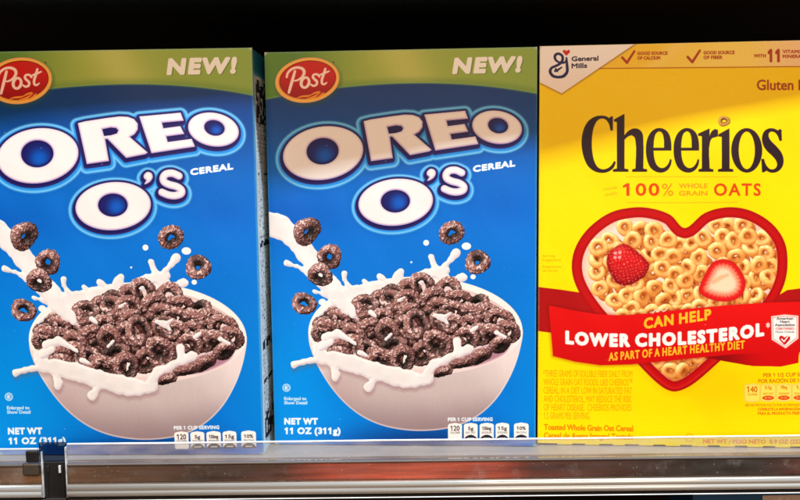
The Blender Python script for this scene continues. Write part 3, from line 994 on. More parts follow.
    # brush lettering on the lower edge of the bowl
    stroke(cv, [(652, 313), (655, 309.5), (657, 311.5), (660, 308.6), (663, 311), (667, 308)], 0.8, rgb(255, 236, 220), smooth=3)
    # heart check badge
    sp = [(770.6, 316.0), (784.5, 314.2), (798.2, 315.6), (798.2, 338.4), (785.2, 348.2), (771.0, 339.4)]
    fill(cv, sp, rgb(214, 70, 60), 11, grow=0.6)
    fill(cv, sp, rgb(255, 246, 238), 11, grow=-0.3)
    s5, d5 = field(cv, loop_segs(sp), 1)
    cv.paint(s5, cv.cover(np.abs(d5 + 1.6) - 0.3), rgb(206, 90, 80))
    g = rgb(70, 60, 70)
    text(cv, 'American', 776, 793, 319.6, 2.7, g, bold=0.12)
    text(cv, 'Heart', 779.6, 789.4, 322.8, 2.7, g, bold=0.12)
    text(cv, 'Association', 774.4, 794.6, 326.0, 2.7, g, bold=0.12)
    text(cv, 'CERTIFIED', 775, 794, 329.6, 2.2, rgb(200, 60, 60), bold=0.1)
    text(cv, 'Meets Criteria', 775, 794, 332.6, 1.9, g, bold=0.02)
    hq = smooth_loop([(784.2, 337.2), (787, 335.4), (789.6, 336.6), (789.4, 339.4), (787, 342.2), (784.2, 344.6), (781.4, 342.2),
                      (779, 339.4), (778.8, 336.6), (781.4, 335.4)], 3)
    fill(cv, hq, rgb(206, 26, 34))
    stroke(cv, [(781.2, 338.8), (783.6, 341.4), (788.0, 335.6)], 1.2, rgb(255, 246, 240))
    # ---- claim text
    fa = rgb(248, 176, 0)
    for k, (t_, x1) in enumerate((('*THREE GRAMS OF SOLUBLE FIBER DAILY FROM', 632.0), ('WHOLE GRAIN OAT FOODS, LIKE CHEERIOS™', 632.0),
                                 ('CEREAL, IN A DIET LOW IN SATURATED FAT', 631.6), ('AND CHOLESTEROL, MAY REDUCE THE RISK', 631.4),
                                 ('OF HEART DISEASE.  CHEERIOS PROVIDES', 631.2), ('1.5 GRAMS PER SERVING.', 590.0))):
        text(cv, t_, 543.2 + 0.12 * k, x1, 376.8 + 8.45 * k, 6.8, fa, bold=0.12, label=12)
    br = rgb(232, 134, 0)
    text(cv, 'Toasted Whole Grain Oat Cereal', 543.8, 633.2, (429.9, 431.4), 6.0, br, bold=0.3, label=13)
    text(cv, 'Cereal de Avena Integral Tostado', 543.8, 633.4, (438.4, 439.6), 6.0, br, bold=0.22, label=13)
    for k, t_ in enumerate(('Serving', 'Suggestion')):
        text(cv, t_, 542.4, 555 + 6 * k, 257 + 4.0 * k, 2.6, fa, bold=0.08)
    for k, t_ in enumerate(('Sugerencia', 'de Servir')):
        text(cv, t_, 542.4, 561 - 3 * k, 267.8 + 4.0 * k, 2.6, fa, bold=0.08)
    # ---- nutrition
    nb = rgb(214, 118, 14)
    text(cv, 'PER 1 1/2 CUP SERVING', 762.6, 818, (376.8, 376.2), 4.0, nb, bold=0.15)
    text(cv, 'POR RACIÓN DE 1 1/2 TAZA', 757.6, 822, (382.6, 382.0), 4.0, nb, bold=0.15)
    k = 14
    for (x0, a_, b_) in ((744.6, '140', 'CALORIES'), (760.6, '0.5g', 'SAT FAT'), (776.4, '190mg', 'SODIUM'), (792.2, '1g', 'SUGARS')):
        x1 = x0 + 14.4
        xm = (x0 + x1) / 2
        pl = smooth_loop([(x0, 386.5), (x0 + 1.6, 384.4), (xm, 383.8), (x1 - 1.6, 384.4), (x1, 386.5), (x1, 398.4), (x1 - 1.6, 400.6), (xm, 401.2),
                          (x0 + 1.6, 400.6), (x0, 398.4)], 3)
        s6, d6 = field(cv, loop_segs(pl), 2)
        cv.paint(s6, cv.cover(d6), rgb(255, 230, 90), k)
        cv.paint(s6, cv.cover(np.abs(d6) - 0.4), rgb(250, 196, 120))
        if k == 14:
            text(cv, a_, xm - 5.6, xm + 5.2, 392.0, 6.2, nb, bold=0.25)
        else:
            text(cv, a_, xm - 3.4, xm + 3.4, 388.8, 3.6, nb, bold=0.1)
            fill(cv, ell(xm, 397.6, 6.0, 2.3, 0, 24), rgb(226, 72, 20))
            text(cv, '5% DV', xm - 3.6, xm + 3.6, 398.5, 1.9, rgb(255, 220, 120))
        text(cv, b_, xm - 5, xm + 5, 395.0 if k == 14 else 394.4, 2.0, nb, bold=0.05)
        k += 1
    text(cv, 'SEE NUTRITION FACTS FOR AS PREPARED INFORMATION', 744.6, 822, 406.2, 2.7, nb, bold=0.05)
    text(cv, 'CONSULTE LA INFORMACIÓN NUTRICIONAL', 757.4, 822, 410.4, 2.9, rgb(226, 92, 20), bold=0.1)
    text(cv, 'PARA EL PRODUCTO PREPARADO', 757.4, 812, 414.6, 2.9, rgb(226, 92, 20), bold=0.1)
    text(cv, 'NET WT / PESO NETO  8.9 OZ (252g)', 703.0, 806.0, (443.4, 443.8), 4.4, rgb(236, 122, 20), bold=0.2, label=19)
    s7, d7 = field(cv, loop_segs(ell(689.4, 437.6, 4.0, 4.0, 0, 24)), 1)
    cv.paint(s7, cv.cover(np.abs(d7) - 0.5) * 0.6, rgb(220, 150, 10))


# ================================================================== placing artwork on a carton's front
def box_pose(x, y, deg):
    return x, y, R(deg)


POSES = {'left': box_pose(-0.2958, -0.0086, -1.62), 'middle': box_pose(-0.0961, 0.0076, -3.20), 'yellow': box_pose(0.1009, 0.0011, -4.20)}
BOX_W, BOX_D = 0.195, 0.050
BLUE_H, YELLOW_H = 0.2903, 0.2914


def art_map(pose):
    """artwork coordinates <-> metres on the carton front (a fixed planar mapping)"""
    x, y, yw = pose
    ax = np.array([math.cos(yw), math.sin(yw), 0]); o = np.array([x, y, 0.0])
    f, r, u, c = (np.array(v) for v in (fw, r2, u2, (0, -CAM_D, CAM_H)))
    # projective matrix: (U, V, 1) -> (px, py, w)
    P = np.array([[400 * (v @ f) + F_PX * (v @ r) for v in (ax, np.array([0, 0, 1.0]), o - c)],
                  [250 * (v @ f) - F_PX * (v @ u) for v in (ax, np.array([0, 0, 1.0]), o - c)],
                  [v @ f for v in (ax, np.array([0, 0, 1.0]), o - c)]])
    Pi = np.linalg.inv(P)

    def to_art(U, V):
        q = [P[k, 0] * U + P[k, 1] * V + P[k, 2] for k in range(3)]
        return q[0] / q[2], q[1] / q[2]

    def to_uv(X, Y):
        q = [Pi[k, 0] * X + Pi[k, 1] * Y + Pi[k, 2] for k in range(3)]
        return q[0] / q[2], q[1] / q[2]
    return to_art, to_uv


# === BUILD ===
import bmesh
def nodes_of(mat):
    mat.use_nodes = True
    nt = mat.node_tree
    return nt, nt.nodes, nt.links, nt.nodes['Principled BSDF']


def print_material(name, rough=0.42, coat=0.04):
    mat = bpy.data.materials.new(name)
    nt, N, Lk, p = nodes_of(mat)
    a = N.new('ShaderNodeAttribute'); a.attribute_name = 'print'
    tc = N.new('ShaderNodeTexCoord')
    nz = N.new('ShaderNodeTexNoise'); nz.inputs['Scale'].default_value = 900; nz.inputs['Detail'].default_value = 3
    Lk.new(tc.outputs['Object'], nz.inputs['Vector'])
    # faint grain of the printed board
    mr = N.new('ShaderNodeMapRange'); mr.inputs['To Min'].default_value = 0.93; mr.inputs['To Max'].default_value = 1.05
    Lk.new(nz.outputs['Fac'], mr.inputs['Value'])
    mu = N.new('ShaderNodeVectorMath'); mu.operation = 'SCALE'
    Lk.new(a.outputs['Color'], mu.inputs[0]); Lk.new(mr.outputs['Result'], mu.inputs['Scale'])
    Lk.new(mu.outputs['Vector'], p.inputs['Base Color'])
    bp = N.new('ShaderNodeBump'); bp.inputs['Strength'].default_value = 0.05; bp.inputs['Distance'].default_value = 0.0004
    Lk.new(nz.outputs['Fac'], bp.inputs['Height']); Lk.new(bp.outputs['Normal'], p.inputs['Normal'])
    p.inputs['Roughness'].default_value = rough
    p.inputs['Coat Weight'].default_value = coat
    p.inputs['Specular IOR Level'].default_value = 0.10
    p.inputs['Coat Roughness'].default_value = 0.18
    return mat


def simple_material(name, color, rough=0.5, metallic=0.0, spec=0.5, var=0.15, scale=60, stretch=None, bump=0.0):
    mat = bpy.data.materials.new(name)
    nt, N, Lk, p = nodes_of(mat)
    tc = N.new('ShaderNodeTexCoord'); mp = N.new('ShaderNodeMapping')
    if stretch: mp.inputs['Scale'].default_value = stretch
    nz = N.new('ShaderNodeTexNoise'); nz.inputs['Scale'].default_value = scale; nz.inputs['Detail'].default_value = 5
    Lk.new(tc.outputs['Object'], mp.inputs['Vector']); Lk.new(mp.outputs['Vector'], nz.inputs['Vector'])
    cr = N.new('ShaderNodeMix'); cr.data_type = 'RGBA'
    c = np.array(color, float)
    cr.inputs[6].default_value = (*np.clip(c * (1 - var), 0, 1), 1)
    cr.inputs[7].default_value = (*np.clip(c * (1 + var), 0, 1), 1)
    Lk.new(nz.outputs['Fac'], cr.inputs[0]); Lk.new(cr.outputs[2], p.inputs['Base Color'])
    mr = N.new('ShaderNodeMapRange'); mr.inputs['To Min'].default_value = max(0.02, rough - 0.1); mr.inputs['To Max'].default_value = rough + 0.1
    Lk.new(nz.outputs['Fac'], mr.inputs['Value']); Lk.new(mr.outputs['Result'], p.inputs['Roughness'])
    p.inputs['Metallic'].default_value = metallic
    p.inputs['Specular IOR Level'].default_value = spec
    if bump:
        bp = N.new('ShaderNodeBump'); bp.inputs['Strength'].default_value = bump; bp.inputs['Distance'].default_value = 0.001
        Lk.new(nz.outputs['Fac'], bp.inputs['Height']); Lk.new(bp.outputs['Normal'], p.inputs['Normal'])
    return mat


def clear_material(name, tint=(0.93, 0.94, 0.95), gloss_rough=0.06, haze=0.08, haze_col=(0.8, 0.8, 0.8), fres=1.45):
    mat = bpy.data.materials.new(name)
    mat.use_nodes = True
    nt = mat.node_tree; N, Lk = nt.nodes, nt.links
    N.remove(N['Principled BSDF'])
    out = N['Material Output']
    tr = N.new('ShaderNodeBsdfTransparent'); tr.inputs[0].default_value = (*tint, 1)
    gl = N.new('ShaderNodeBsdfGlossy'); gl.inputs['Roughness'].default_value = gloss_rough
    df = N.new('ShaderNodeBsdfDiffuse'); df.inputs[0].default_value = (*haze_col, 1)
    fr = N.new('ShaderNodeFresnel'); fr.inputs['IOR'].default_value = fres
    tc = N.new('ShaderNodeTexCoord'); mp = N.new('ShaderNodeMapping'); mp.inputs['Scale'].default_value = (0.25, 1, 1)
    nz = N.new('ShaderNodeTexNoise'); nz.inputs['Scale'].default_value = 160; nz.inputs['Detail'].default_value = 6
    Lk.new(tc.outputs['Object'], mp.inputs['Vector']); Lk.new(mp.outputs['Vector'], nz.inputs['Vector'])
    mr = N.new('ShaderNodeMapRange'); mr.inputs['From Min'].default_value = 0.35; mr.inputs['From Max'].default_value = 0.75
    mr.inputs['To Min'].default_value = haze * 0.6; mr.inputs['To Max'].default_value = haze * 1.6
    Lk.new(nz.outputs['Fac'], mr.inputs['Value'])
    # dust specks and short scratches
    sp = N.new('ShaderNodeTexVoronoi'); sp.inputs['Scale'].default_value = 420
    Lk.new(tc.outputs['Object'], sp.inputs['Vector'])
    s1 = N.new('ShaderNodeMath'); s1.operation = 'LESS_THAN'; s1.inputs[1].default_value = 0.11
    Lk.new(sp.outputs['Distance'], s1.inputs[0])
    sc = N.new('ShaderNodeSeparateColor'); Lk.new(sp.outputs['Color'], sc.inputs[0])
    s2 = N.new('ShaderNodeMath'); s2.operation = 'GREATER_THAN'; s2.inputs[1].default_value = 0.86
    Lk.new(sc.outputs[0], s2.inputs[0])
    s3 = N.new('ShaderNodeMath'); s3.operation = 'MULTIPLY'
    Lk.new(s1.outputs[0], s3.inputs[0]); Lk.new(s2.outputs[0], s3.inputs[1])
    n2 = N.new('ShaderNodeTexNoise'); n2.inputs['Scale'].default_value = 34; n2.inputs['Detail'].default_value = 8; n2.inputs['Roughness'].default_value = 0.75
    Lk.new(tc.outputs['Object'], n2.inputs['Vector'])
    r2_ = N.new('ShaderNodeMapRange'); r2_.inputs['From Min'].default_value = 0.54; r2_.inputs['From Max'].default_value = 0.72
    r2_.inputs['To Min'].default_value = 0.0; r2_.inputs['To Max'].default_value = 0.07
    Lk.new(n2.outputs['Fac'], r2_.inputs['Value'])
    s4 = N.new('ShaderNodeMath'); s4.operation = 'MULTIPLY_ADD'; s4.inputs[1].default_value = 0.5
    Lk.new(s3.outputs[0], s4.inputs[0]); Lk.new(r2_.outputs['Result'], s4.inputs[2])
    s5 = N.new('ShaderNodeMath'); s5.operation = 'ADD'; s5.use_clamp = True
    Lk.new(s4.outputs[0], s5.inputs[0]); Lk.new(mr.outputs['Result'], s5.inputs[1])
    m1 = N.new('ShaderNodeMixShader'); m2 = N.new('ShaderNodeMixShader')
    Lk.new(s5.outputs[0], m1.inputs[0]); Lk.new(tr.outputs[0], m1.inputs[1]); Lk.new(df.outputs[0], m1.inputs[2])
    Lk.new(fr.outputs[0], m2.inputs[0]); Lk.new(m1.outputs[0], m2.inputs[1]); Lk.new(gl.outputs[0], m2.inputs[2])
    Lk.new(m2.outputs[0], out.inputs['Surface'])
    return mat


import bmesh


def bm_box(bm, x0, x1, y0, y1, z0, z1):
    v = [bm.verts.new(p) for p in ((x0, y0, z0), (x1, y0, z0), (x1, y1, z0), (x0, y1, z0),
                                   (x0, y0, z1), (x1, y0, z1), (x1, y1, z1), (x0, y1, z1))]
    for f in ((3, 2, 1, 0), (4, 5, 6, 7), (0, 1, 5, 4), (1, 2, 6, 5), (2, 3, 7, 6), (3, 0, 4, 7)):
        bm.faces.new([v[k] for k in f])


def box_obj(name, dims, mat, parent=None, bevel=0.0, seg=2):
    bm = bmesh.new()
    bm_box(bm, *dims)
    if bevel:
        bmesh.ops.bevel(bm, geom=list(bm.edges), offset=bevel, segments=seg, profile=0.5, affect='EDGES')
    me = bpy.data.meshes.new(name); bm.to_mesh(me); bm.free()
    return link_mesh(name, me, mat, parent)


def extrude_profile(name, prof, x0, x1, mat, parent=None, closed=True, smooth=False, nx=1, wob=0.0):
    """prof: (y, z) outline swept along x"""
    bm = bmesh.new()
    rings = []
    for k in range(nx + 1):
        x = x0 + (x1 - x0) * k / nx
        dz = wob * (math.sin(x * 23) + 0.6 * math.sin(x * 61 + 1)) if wob else 0
        rings.append([bm.verts.new((x, y, z + dz)) for y, z in prof])
    m = len(prof)
    for a, b in zip(rings, rings[1:]):
        for i in range(m if closed else m - 1):
            j = (i + 1) % m
            f = bm.faces.new((a[i], b[i], b[j], a[j])); f.smooth = smooth
    if closed:
        bm.faces.new(rings[0]); bm.faces.new(list(reversed(rings[-1])))
    bmesh.ops.recalc_face_normals(bm, faces=list(bm.faces))
    me = bpy.data.meshes.new(name); bm.to_mesh(me); bm.free()
    return link_mesh(name, me, mat, parent)


# ------------------------------------------------------------------ the shelving
black_paint = simple_material('black_shelf_paint', (0.010, 0.006, 0.005), 0.55, spec=0.2, var=0.5, scale=12, stretch=(0.3, 2, 2))
shelf_metal = simple_material('scuffed_grey_metal', (0.34, 0.28, 0.245), 0.48, metallic=0.4, var=0.12, scale=40, stretch=(0.3, 3, 1), bump=0.05)

o = box_obj('back_panel', (-0.9, 0.9, 0.42, 0.425, -0.45, 0.95), black_paint)
tag(o, 'dark back panel of the shelving, black behind the boxes', 'back panel')
shelf = empty('shelf', (0, 0.2, -0.02))
tag(shelf, 'grey metal shelf under the three cereal boxes', 'shelf')
o = box_obj('shelf_deck', (-0.75, 0.75, -0.222, 0.218, -0.002, 0.0198), shelf_metal, shelf, 0.0008)
UP_Y, UP_Z = -0.0385, 0.3215
up = empty('shelf', (0, 0.2, UP_Z))
tag(up, 'black shelf above the boxes that shades their tops', 'shelf')
box_obj('shelf_deck', (-0.9, 0.9, UP_Y - 0.2 + 0.004, 0.218, 0.0, 0.02), black_paint, up, 0.0008)
box_obj('shelf_lip', (-0.9, 0.9, UP_Y - 0.2, UP_Y - 0.2 + 0.003, 0.0, 0.034), black_paint, up, 0.0006)

# ------------------------------------------------------------------ cartons
STEP = 0.00026


def bulge(U, V, W, H, seed):
    u = U / W * 2 - 1; v = V / H * 2 - 1
    b = 0.0016 * (1 - u * u) * (1 - v ** 4)
    w = (vnoise(U * 22, V * 14, 0, seed) - 0.5) * 0.0014 * (1 - u ** 8) * (1 - v ** 8)
    w = w + (vnoise(U * 60 + V * 40, V * 30, 0, seed + 3) - 0.5) * 0.00028 * (1 - u ** 8)
    e = 0.0007
    edge = np.minimum.reduce([U, W - U, V, H - V])
    drop = e * (1 - np.sqrt(np.clip(1 - (1 - np.clip(edge / e, 0, 1)) ** 2, 0, 1)))
    return -(b + w) + drop


def build_print(parts, art, pose_for_map, W, H, mat, parent, seed, wear, cut=None):
    nu, nv = int(W / STEP), int(H / STEP)
    U, V = np.meshgrid(np.linspace(0, W, nu), np.linspace(0, H, nv))
    to_art, to_uv = art_map(pose_for_map)
    X, Y = to_art(U, V)

    def inv(x, y):
        a, b = to_uv(np.asarray(x, float), np.asarray(y, float))
        return a / W * (nu - 1), b / H * (nv - 1)
    cv = Canvas(X, Y, inv)
    cv.px = 0.40
    art(cv)
    # folds rubbed pale
    n = vnoise(U * 500, V * 90, 0, seed) * 0.6 + vnoise(U * 120, V * 1400, 0, seed + 1) * 0.4
    top = np.exp(-((H - V) / 0.0009) ** 2) * (0.30 + 0.5 * n)
    side = (np.exp(-(U / 0.0007) ** 2) + np.exp(-((W - U) / 0.0007) ** 2)) * (0.35 + 0.5 * n)
    k = np.clip(np.maximum(top, side), 0, 1) * wear[1]
    cv.col = mix(cv.col, wear[0], k)
    cd = np.minimum(np.hypot(U, H - V), np.hypot(W - U, H - V))
    cd = np.minimum(cd, np.minimum(np.hypot(U, V), np.hypot(W - U, V)))
    k = sstep(0.0035, 0.0008, cd + (n - 0.5) * 0.003) * 0.8
    cv.col = mix(cv.col, rgb(214, 216, 210), k)
    # tiny scuffs
    rnd = random.Random(seed)
    for _ in range(46):
        a, b = rnd.randrange(nu - 6) , rnd.randrange(nv - 6)
        l = rnd.choice((1, 1, 2, 3))
        cv.col[b:b + 1 + l // 2, a:a + l] = mix(cv.col[b:b + 1 + l // 2, a:a + l], (0.85, 0.88, 0.9), np.full((1, 1), rnd.uniform(0.15, 0.55)))
    col = lin(np.clip(cv.col, 0, 1)) * 0.86
    dy = bulge(U, V, W, H, seed)
    co = np.stack([U, dy, V], -1).reshape(-1, 3)
    idx = np.arange(nu * nv).reshape(nv, nu)
    fq = np.stack([idx[:-1, :-1], idx[:-1, 1:], idx[1:, 1:], idx[1:, :-1]], -1).reshape(-1, 4)
    fl = cv.lab[:-1, :-1].reshape(-1).copy()
    if cut is not None:
        fl[cut(X, U, V)[:-1, :-1].reshape(-1)] = -1
    cflat = col.reshape(-1, 3)
    for lb in sorted(set(fl.tolist())):
        if lb < 0:
            continue
        f = fq[fl == lb]
        used, inv_ = np.unique(f, return_inverse=True)
        me = np_mesh(parts[lb], co[used], inv_.reshape(-1, 4), cflat[used], smooth=True)
        link_mesh(parts[lb], me, mat, parent)


gloss_print = print_material('glossy_printed_board')
board_blue = simple_material('blue_board', lin((0.55, 0.82, 0.92)) * 0.9, 0.4, var=0.06)
board_grey = simple_material('unprinted_board', (0.20, 0.16, 0.08), 0.8, var=0.2, scale=200)
side_print = print_material('side_printed_board', 0.4, 0.15)


def side_art(D, H, seed):
    nu, nv = int(D / 0.0004), int(H / 0.0003)
    U, V = np.meshgrid(np.linspace(0, D, nu), np.linspace(0, H, nv))
    c = mix(rgb(150, 214, 236), rgb(196, 230, 244), sstep(0.60, 0.0, V / H))
    c = c + np.zeros(U.shape + (3,))
    top = sstep(H - 0.020, H - 0.012, V)
    c = mix(c, rgb(20, 110, 140), top)
    panel = (U > 0.0040) & (U < 0.0440) & (V > 0.006) & (V < H - 0.017)
    c[panel] = rgb(240, 240, 236)
    # rows of table text: dark words with gaps, thin rules, a few heavy bars
    row = np.floor(V / 0.0030)
    inrow = (V / 0.0030 - row)
    word = hash01((np.floor(U / 0.0022) * 131 + row * 977).astype(np.int64)) > 0.50
    ink = panel & (inrow > 0.30) & (inrow < 0.78) & word & (U > 0.0065) & (U < 0.0420)
    ink &= (hash01((np.floor(U / 0.0005) * 17 + row * 311).astype(np.int64)) > 0.25)
    c[ink] = rgb(120, 120, 128)
    rule = panel & (inrow < 0.12) & (U > 0.0055)
    c[rule] = rgb(150, 150, 156)
    for (a, b) in ((H - 0.05, H - 0.019), (H * 0.52, H * 0.535), (H * 0.70, H * 0.705), (0.008, 0.028), (0.05, 0.053), (0.075, 0.082)):
        m = panel & (V > a) & (V < b) & (U > 0.0075) & (hash01((row * 37 + np.floor(U / 0.004)).astype(np.int64)) > 0.35)
        c[m] = rgb(40, 40, 48)
    pale = np.exp(-(U / 0.0016) ** 2) * 0.7
    c = mix(c, rgb(190, 236, 246), pale)
    col = lin(np.clip(c, 0, 1)) * 0.9
    idx = np.arange(nu * nv).reshape(nv, nu)
    fq = np.stack([idx[:-1, :-1], idx[:-1, 1:], idx[1:, 1:], idx[1:, :-1]], -1).reshape(-1, 4)
    co = np.stack([np.full(U.shape, 0.0), U, V], -1).reshape(-1, 3)
    return np_mesh('side_panel', co, fq, col.reshape(-1, 3))


def build_carton(pose, W, D, H, body_mat, flap_mat):
    x, y, yw = pose
    root = empty('cereal_box', (x, y, 0), yw)
    box_obj('carton', (0.0003, W - 0.0003, 0.0009, D, 0.0004, H - 0.0009), body_mat, root, 0.0006)
    # closed top: an outer flap tucked over, its edge a hair above the inner one
    box_obj('top_flap', (0.0008, W - 0.0008, 0.0012, D * 0.72, H - 0.0008, H - 0.0001), flap_mat, root, 0.0002)
    return root


def place_side(me_parent, me, W, mat):
    o = link_mesh('side_panel', me, mat, me_parent)
    o.location = (W + 0.0001, 0.0011, 0)
    return o


# middle blue box first, then its copy at the left
mid = build_carton(POSES['middle'], BOX_W, BOX_D, BLUE_H, board_blue, board_blue)
build_print(BLUE_PARTS, art_blue, POSES['middle'], BOX_W, BLUE_H, gloss_print, mid, 21, (rgb(150, 196, 214), 0.85))
place_side(mid, side_art(BOX_D - 0.002, BLUE_H - 0.001, 4), BOX_W, side_print)
tag(mid, 'middle blue cereal box, its left edge set back, beside the yellow box', 'cereal box', 'blue chocolate cereal boxes')


def copy_thing(root, loc, rz):
    r = root.copy(); C.objects.link(r)
    r.location = loc; r.rotation_euler = (0, 0, rz)
    for ch in list(root.children):
        c = ch.copy(); C.objects.link(c); c.parent = r
    return r


lp = POSES['left']
left = copy_thing(mid, (lp[0], lp[1], 0), lp[2])
left['label'] = 'blue cereal box at the left end, standing furthest forward, side panel showing'

yel = build_carton(POSES['yellow'], BOX_W, BOX_D, YELLOW_H, board_grey, simple_material('yellow_board', lin((1, 0.85, 0.1)) * 0.8, 0.45, var=0.05))
NOTCH = [(537, 557), (572, 585), (599, 612.5), (625, 638.6), (653, 665), (680, 692), (707.6, 719.6), (734.6, 747), (762.6, 775), (790, 802)]


def notch_cut(X, U, V):
    m = np.zeros(X.shape, bool)
    for a, b in NOTCH:
        m |= (X > a) & (X < b)
    return m & (V < 0.0013)


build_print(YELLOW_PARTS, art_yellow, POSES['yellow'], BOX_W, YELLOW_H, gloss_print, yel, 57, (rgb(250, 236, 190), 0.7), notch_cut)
tag(yel, 'yellow oat cereal box with red heart bowl picture', 'cereal box')

# ------------------------------------------------------------------ the clear price rails
clear = clear_material('clear_plastic', haze=0.15, haze_col=(0.75, 0.7, 0.68))
edge_m = clear_material('polished_plastic_edge', tint=(0.8, 0.82, 0.86), haze=0.62, haze_col=(0.86, 0.87, 0.90), gloss_rough=0.15)
cover_m = clear_material('scratched_clear_cover', tint=(0.92, 0.90, 0.88), haze=0.02, gloss_rough=0.10, fres=1.5)
nose_m = simple_material('satin_grey_plastic', (0.50, 0.48, 0.45), 0.22, metallic=0.35, var=0.25, scale=25, stretch=(0.5, 1, 30))
ledge_m = simple_material('grey_plastic_ledge', (0.10, 0.09, 0.09), 0.35, var=0.3, scale=40)
dark_m = simple_material('dark_plastic', (0.012, 0.012, 0.013), 0.3, spec=0.5, var=0.4, scale=60)
line_m = simple_material('pale_plastic_bead', (0.62, 0.62, 0.62), 0.2, var=0.1)


def reflection_material():
    """reflection in the rail, painted as colour: brown, red in its middle, dark at its right"""
    mat = bpy.data.materials.new('painted_rail_reflection')
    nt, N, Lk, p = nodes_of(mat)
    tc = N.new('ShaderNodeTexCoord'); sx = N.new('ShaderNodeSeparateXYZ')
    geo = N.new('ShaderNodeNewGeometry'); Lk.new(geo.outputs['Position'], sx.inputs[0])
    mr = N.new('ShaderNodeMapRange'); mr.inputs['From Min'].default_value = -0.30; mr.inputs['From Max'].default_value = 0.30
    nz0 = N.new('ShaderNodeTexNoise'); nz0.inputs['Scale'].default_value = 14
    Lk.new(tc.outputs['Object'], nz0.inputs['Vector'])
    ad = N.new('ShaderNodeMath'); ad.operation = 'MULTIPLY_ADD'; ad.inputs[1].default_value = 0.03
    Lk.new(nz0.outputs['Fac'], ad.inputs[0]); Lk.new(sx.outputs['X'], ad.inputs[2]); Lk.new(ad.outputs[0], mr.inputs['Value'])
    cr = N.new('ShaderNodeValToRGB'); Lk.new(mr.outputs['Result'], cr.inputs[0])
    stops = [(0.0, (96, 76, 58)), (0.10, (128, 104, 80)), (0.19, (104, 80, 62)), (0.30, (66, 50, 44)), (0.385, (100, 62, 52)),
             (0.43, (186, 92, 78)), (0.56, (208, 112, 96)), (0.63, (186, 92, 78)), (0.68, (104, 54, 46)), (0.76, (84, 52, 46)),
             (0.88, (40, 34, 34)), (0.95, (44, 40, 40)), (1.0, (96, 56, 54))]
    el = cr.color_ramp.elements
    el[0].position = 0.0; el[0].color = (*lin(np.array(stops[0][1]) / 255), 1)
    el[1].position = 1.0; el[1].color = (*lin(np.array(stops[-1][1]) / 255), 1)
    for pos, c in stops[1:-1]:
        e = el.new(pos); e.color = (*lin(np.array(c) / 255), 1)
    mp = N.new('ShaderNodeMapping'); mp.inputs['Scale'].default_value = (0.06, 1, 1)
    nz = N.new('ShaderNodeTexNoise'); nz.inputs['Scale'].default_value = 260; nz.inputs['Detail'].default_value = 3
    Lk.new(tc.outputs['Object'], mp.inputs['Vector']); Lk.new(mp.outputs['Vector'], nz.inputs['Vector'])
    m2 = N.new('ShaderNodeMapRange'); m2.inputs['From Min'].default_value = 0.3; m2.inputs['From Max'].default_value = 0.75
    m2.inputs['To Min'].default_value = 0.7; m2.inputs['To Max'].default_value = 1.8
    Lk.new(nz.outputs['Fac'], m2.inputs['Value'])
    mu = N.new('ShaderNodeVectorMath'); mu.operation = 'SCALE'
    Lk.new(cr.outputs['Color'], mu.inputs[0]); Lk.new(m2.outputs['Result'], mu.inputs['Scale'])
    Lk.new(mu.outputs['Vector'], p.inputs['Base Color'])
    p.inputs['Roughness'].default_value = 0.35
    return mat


reflection_m = reflection_material()  # the rail's reddish reflection, put into the colour of a strip
YF = -0.0225           # front edge of the shelf deck


def arc(cy, cz, r, a0, a1, n):
    return [(cy + r * math.cos(R(a0 + (a1 - a0) * k / n)), cz + r * math.sin(R(a0 + (a1 - a0) * k / n))) for k in range(n + 1)]


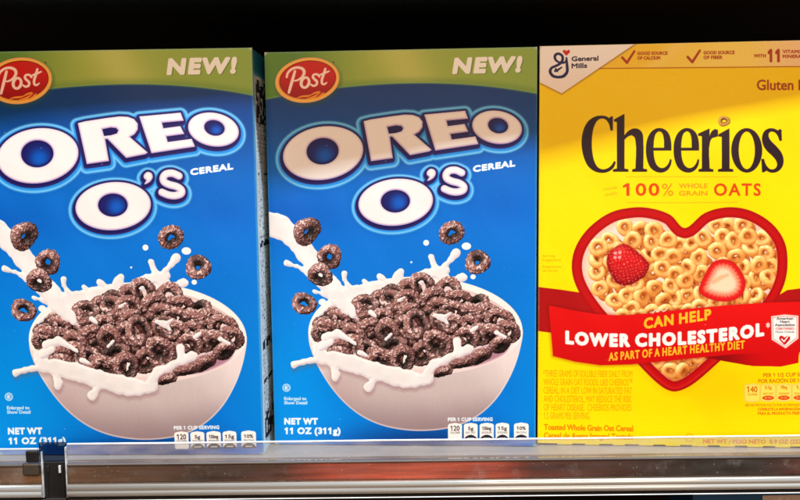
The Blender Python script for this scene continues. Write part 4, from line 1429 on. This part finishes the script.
def build_rail(x0, x1, drop, label):
    root = empty('price_rail', ((x0 + x1) / 2, YF, 0))
    h = (x1 - x0) / 2
    zt = 0.0138 - drop
    extrude_profile('channel', [(0.0, -0.0004), (-0.0014, -0.0004), (-0.0014, -0.0262), (0.0, -0.0262)], -h, h, dark_m, root)
    # inner ledge where lip and face meet
    extrude_profile('ledge', [(-0.0015, -0.0003), (-0.0042, -0.0005), (-0.0046, -0.0013), (-0.0042, -0.0022), (-0.0015, -0.0024)],
                    -h, h, ledge_m, root, smooth=False)
    extrude_profile('clear_lip', [(-0.0028, -0.0002), (-0.0018, -0.0002), (-0.0012, zt - 0.0012), (-0.0022, zt - 0.0012)],
                    -h, h, clear, root, nx=40, wob=0.00007)
    extrude_profile('lip_bead', [(-0.0024, zt - 0.0011), (-0.0010, zt - 0.0011), (-0.0009, zt - 0.0004), (-0.0013, zt),
                                 (-0.0021, zt), (-0.0025, zt - 0.0004)], -h, h, edge_m, root, nx=40, wob=0.00007)
    extrude_profile('reflection_strip', [(-0.0016, -0.0026), (-0.0021, -0.0026), (-0.0027, -0.0148), (-0.0016, -0.0148)],
                    -h + 0.0005, h - 0.0005, reflection_m, root)  # added strip carrying the painted reflection
    extrude_profile('clear_cover', [(-0.0034, -0.0026), (-0.0040, -0.0026), (-0.0048, -0.0090), (-0.0050, -0.0148), (-0.0044, -0.0148), (-0.0042, -0.0090)],
                    -h, h, cover_m, root, nx=20)
    nose = [(-0.0016, -0.0152)] + arc(-0.0034, -0.0181, 0.0030, 100, 215, 8) + [(-0.0060, -0.0203)] + arc(-0.0042, -0.0221, 0.0027, 150, 235, 6) + [(-0.0016, -0.0250)]
    extrude_profile('rail_nose', nose, -h, h, nose_m, root, smooth=True)
    extrude_profile('foot', [(-0.0016, -0.0252), (-0.0052, -0.0252), (-0.0052, -0.0266), (-0.0016, -0.0266)], -h, h, dark_m, root)
    extrude_profile('foot_bead', [(-0.0016, -0.0268), (-0.0056, -0.0268), (-0.0060, -0.0272), (-0.0056, -0.0276), (-0.0016, -0.0276)], -h, h, line_m, root)
    for sx in (-h, h):
        o = box_obj('end_wall', (-0.0005, 0.0005, -0.0046, -0.0012, -0.0250, zt - 0.002), edge_m, root, 0.0002)
        o.location.x = sx + (0.0006 if sx > 0 else -0.0006)
    tag(root, label, 'price rail', 'price rails along the shelf edge')
    return root


build_rail(-0.2385, 0.62, 0.0, 'long clear plastic price rail below the middle blue and yellow boxes')
build_rail(-0.62, -0.2568, 0.0032, 'short run of clear price rail at the bottom left corner')

# black joint between the two rails
j = empty('rail_joint', (-0.2476, YF, 0))
smoke = clear_material('smoked_plastic', tint=(0.34, 0.38, 0.44), haze=0.04, haze_col=(0.02, 0.02, 0.02), gloss_rough=0.12)
box_obj('joint_plate', (-0.0080, 0.0080, -0.0034, -0.0016, -0.030, 0.0008), dark_m, j, 0.0004)
box_obj('smoked_tab', (-0.0108, 0.0086, -0.0032, -0.0020, 0.0010, 0.0150), smoke, j, 0.0004)
for dx in (-0.0052, 0.0030):
    box_obj('clip', (dx, dx + 0.0016, -0.0046, -0.0035, -0.0070, -0.0015), line_m if dx > 0 else dark_m, j, 0.0003)
box_obj('joint_rib', (-0.0062, -0.0050, -0.0044, -0.0035, -0.0270, -0.0020), dark_m, j, 0.0003)
box_obj('joint_rib', (0.0050, 0.0062, -0.0044, -0.0035, -0.0270, -0.0020), dark_m, j, 0.0003)
box_obj('joint_foot', (-0.0075, 0.0075, -0.0052, -0.0035, -0.0290, -0.0255), dark_m, j, 0.0005)
tag(j, 'black plastic joint between the two price rails at lower left', 'rail joint')
# dark end cap hooked over the short rail
e = empty('rail_clip', (-0.2618, YF, 0))
box_obj('clip_body', (-0.0070, 0.0044, -0.0074, -0.0056, -0.0080, 0.0012), simple_material('brown_plastic', (0.05, 0.04, 0.03), 0.3, var=0.4), e, 0.0012)
box_obj('clip_hook', (-0.0050, 0.0036, -0.0060, -0.0030, 0.0013, 0.0098), dark_m, e, 0.0008)
tag(e, 'small dark clip at the right end of the short rail', 'rail clip')

# ------------------------------------------------------------------ a carton on the shelf below, only its top edge shows
low = empty('cereal_box', (0.215, -0.006, -0.336), R(1))
navy_b = simple_material('dark_blue_board', (0.01, 0.05, 0.12), 0.35, var=0.2)
pink_b = simple_material('pale_pink_print', (0.35, 0.26, 0.24), 0.4, var=0.5, scale=300)
box_obj('carton', (0, 0.19, 0, 0.05, 0, 0.299), navy_b, low, 0.0006)
box_obj('printed_band', (0.052, 0.080, -0.0004, -0.0001, 0.283, 0.2975), pink_b, low)
tag(low, 'dark blue box on the shelf below, peeking out at the bottom right', 'cereal box')
ls = empty('shelf', (0, 0.2, -0.358))
tag(ls, 'dark shelf below, hidden in shade under the price rail', 'shelf')
box_obj('shelf_deck', (-0.75, 0.75, -0.222, 0.218, 0.0, 0.0215), black_paint, ls, 0.0008)
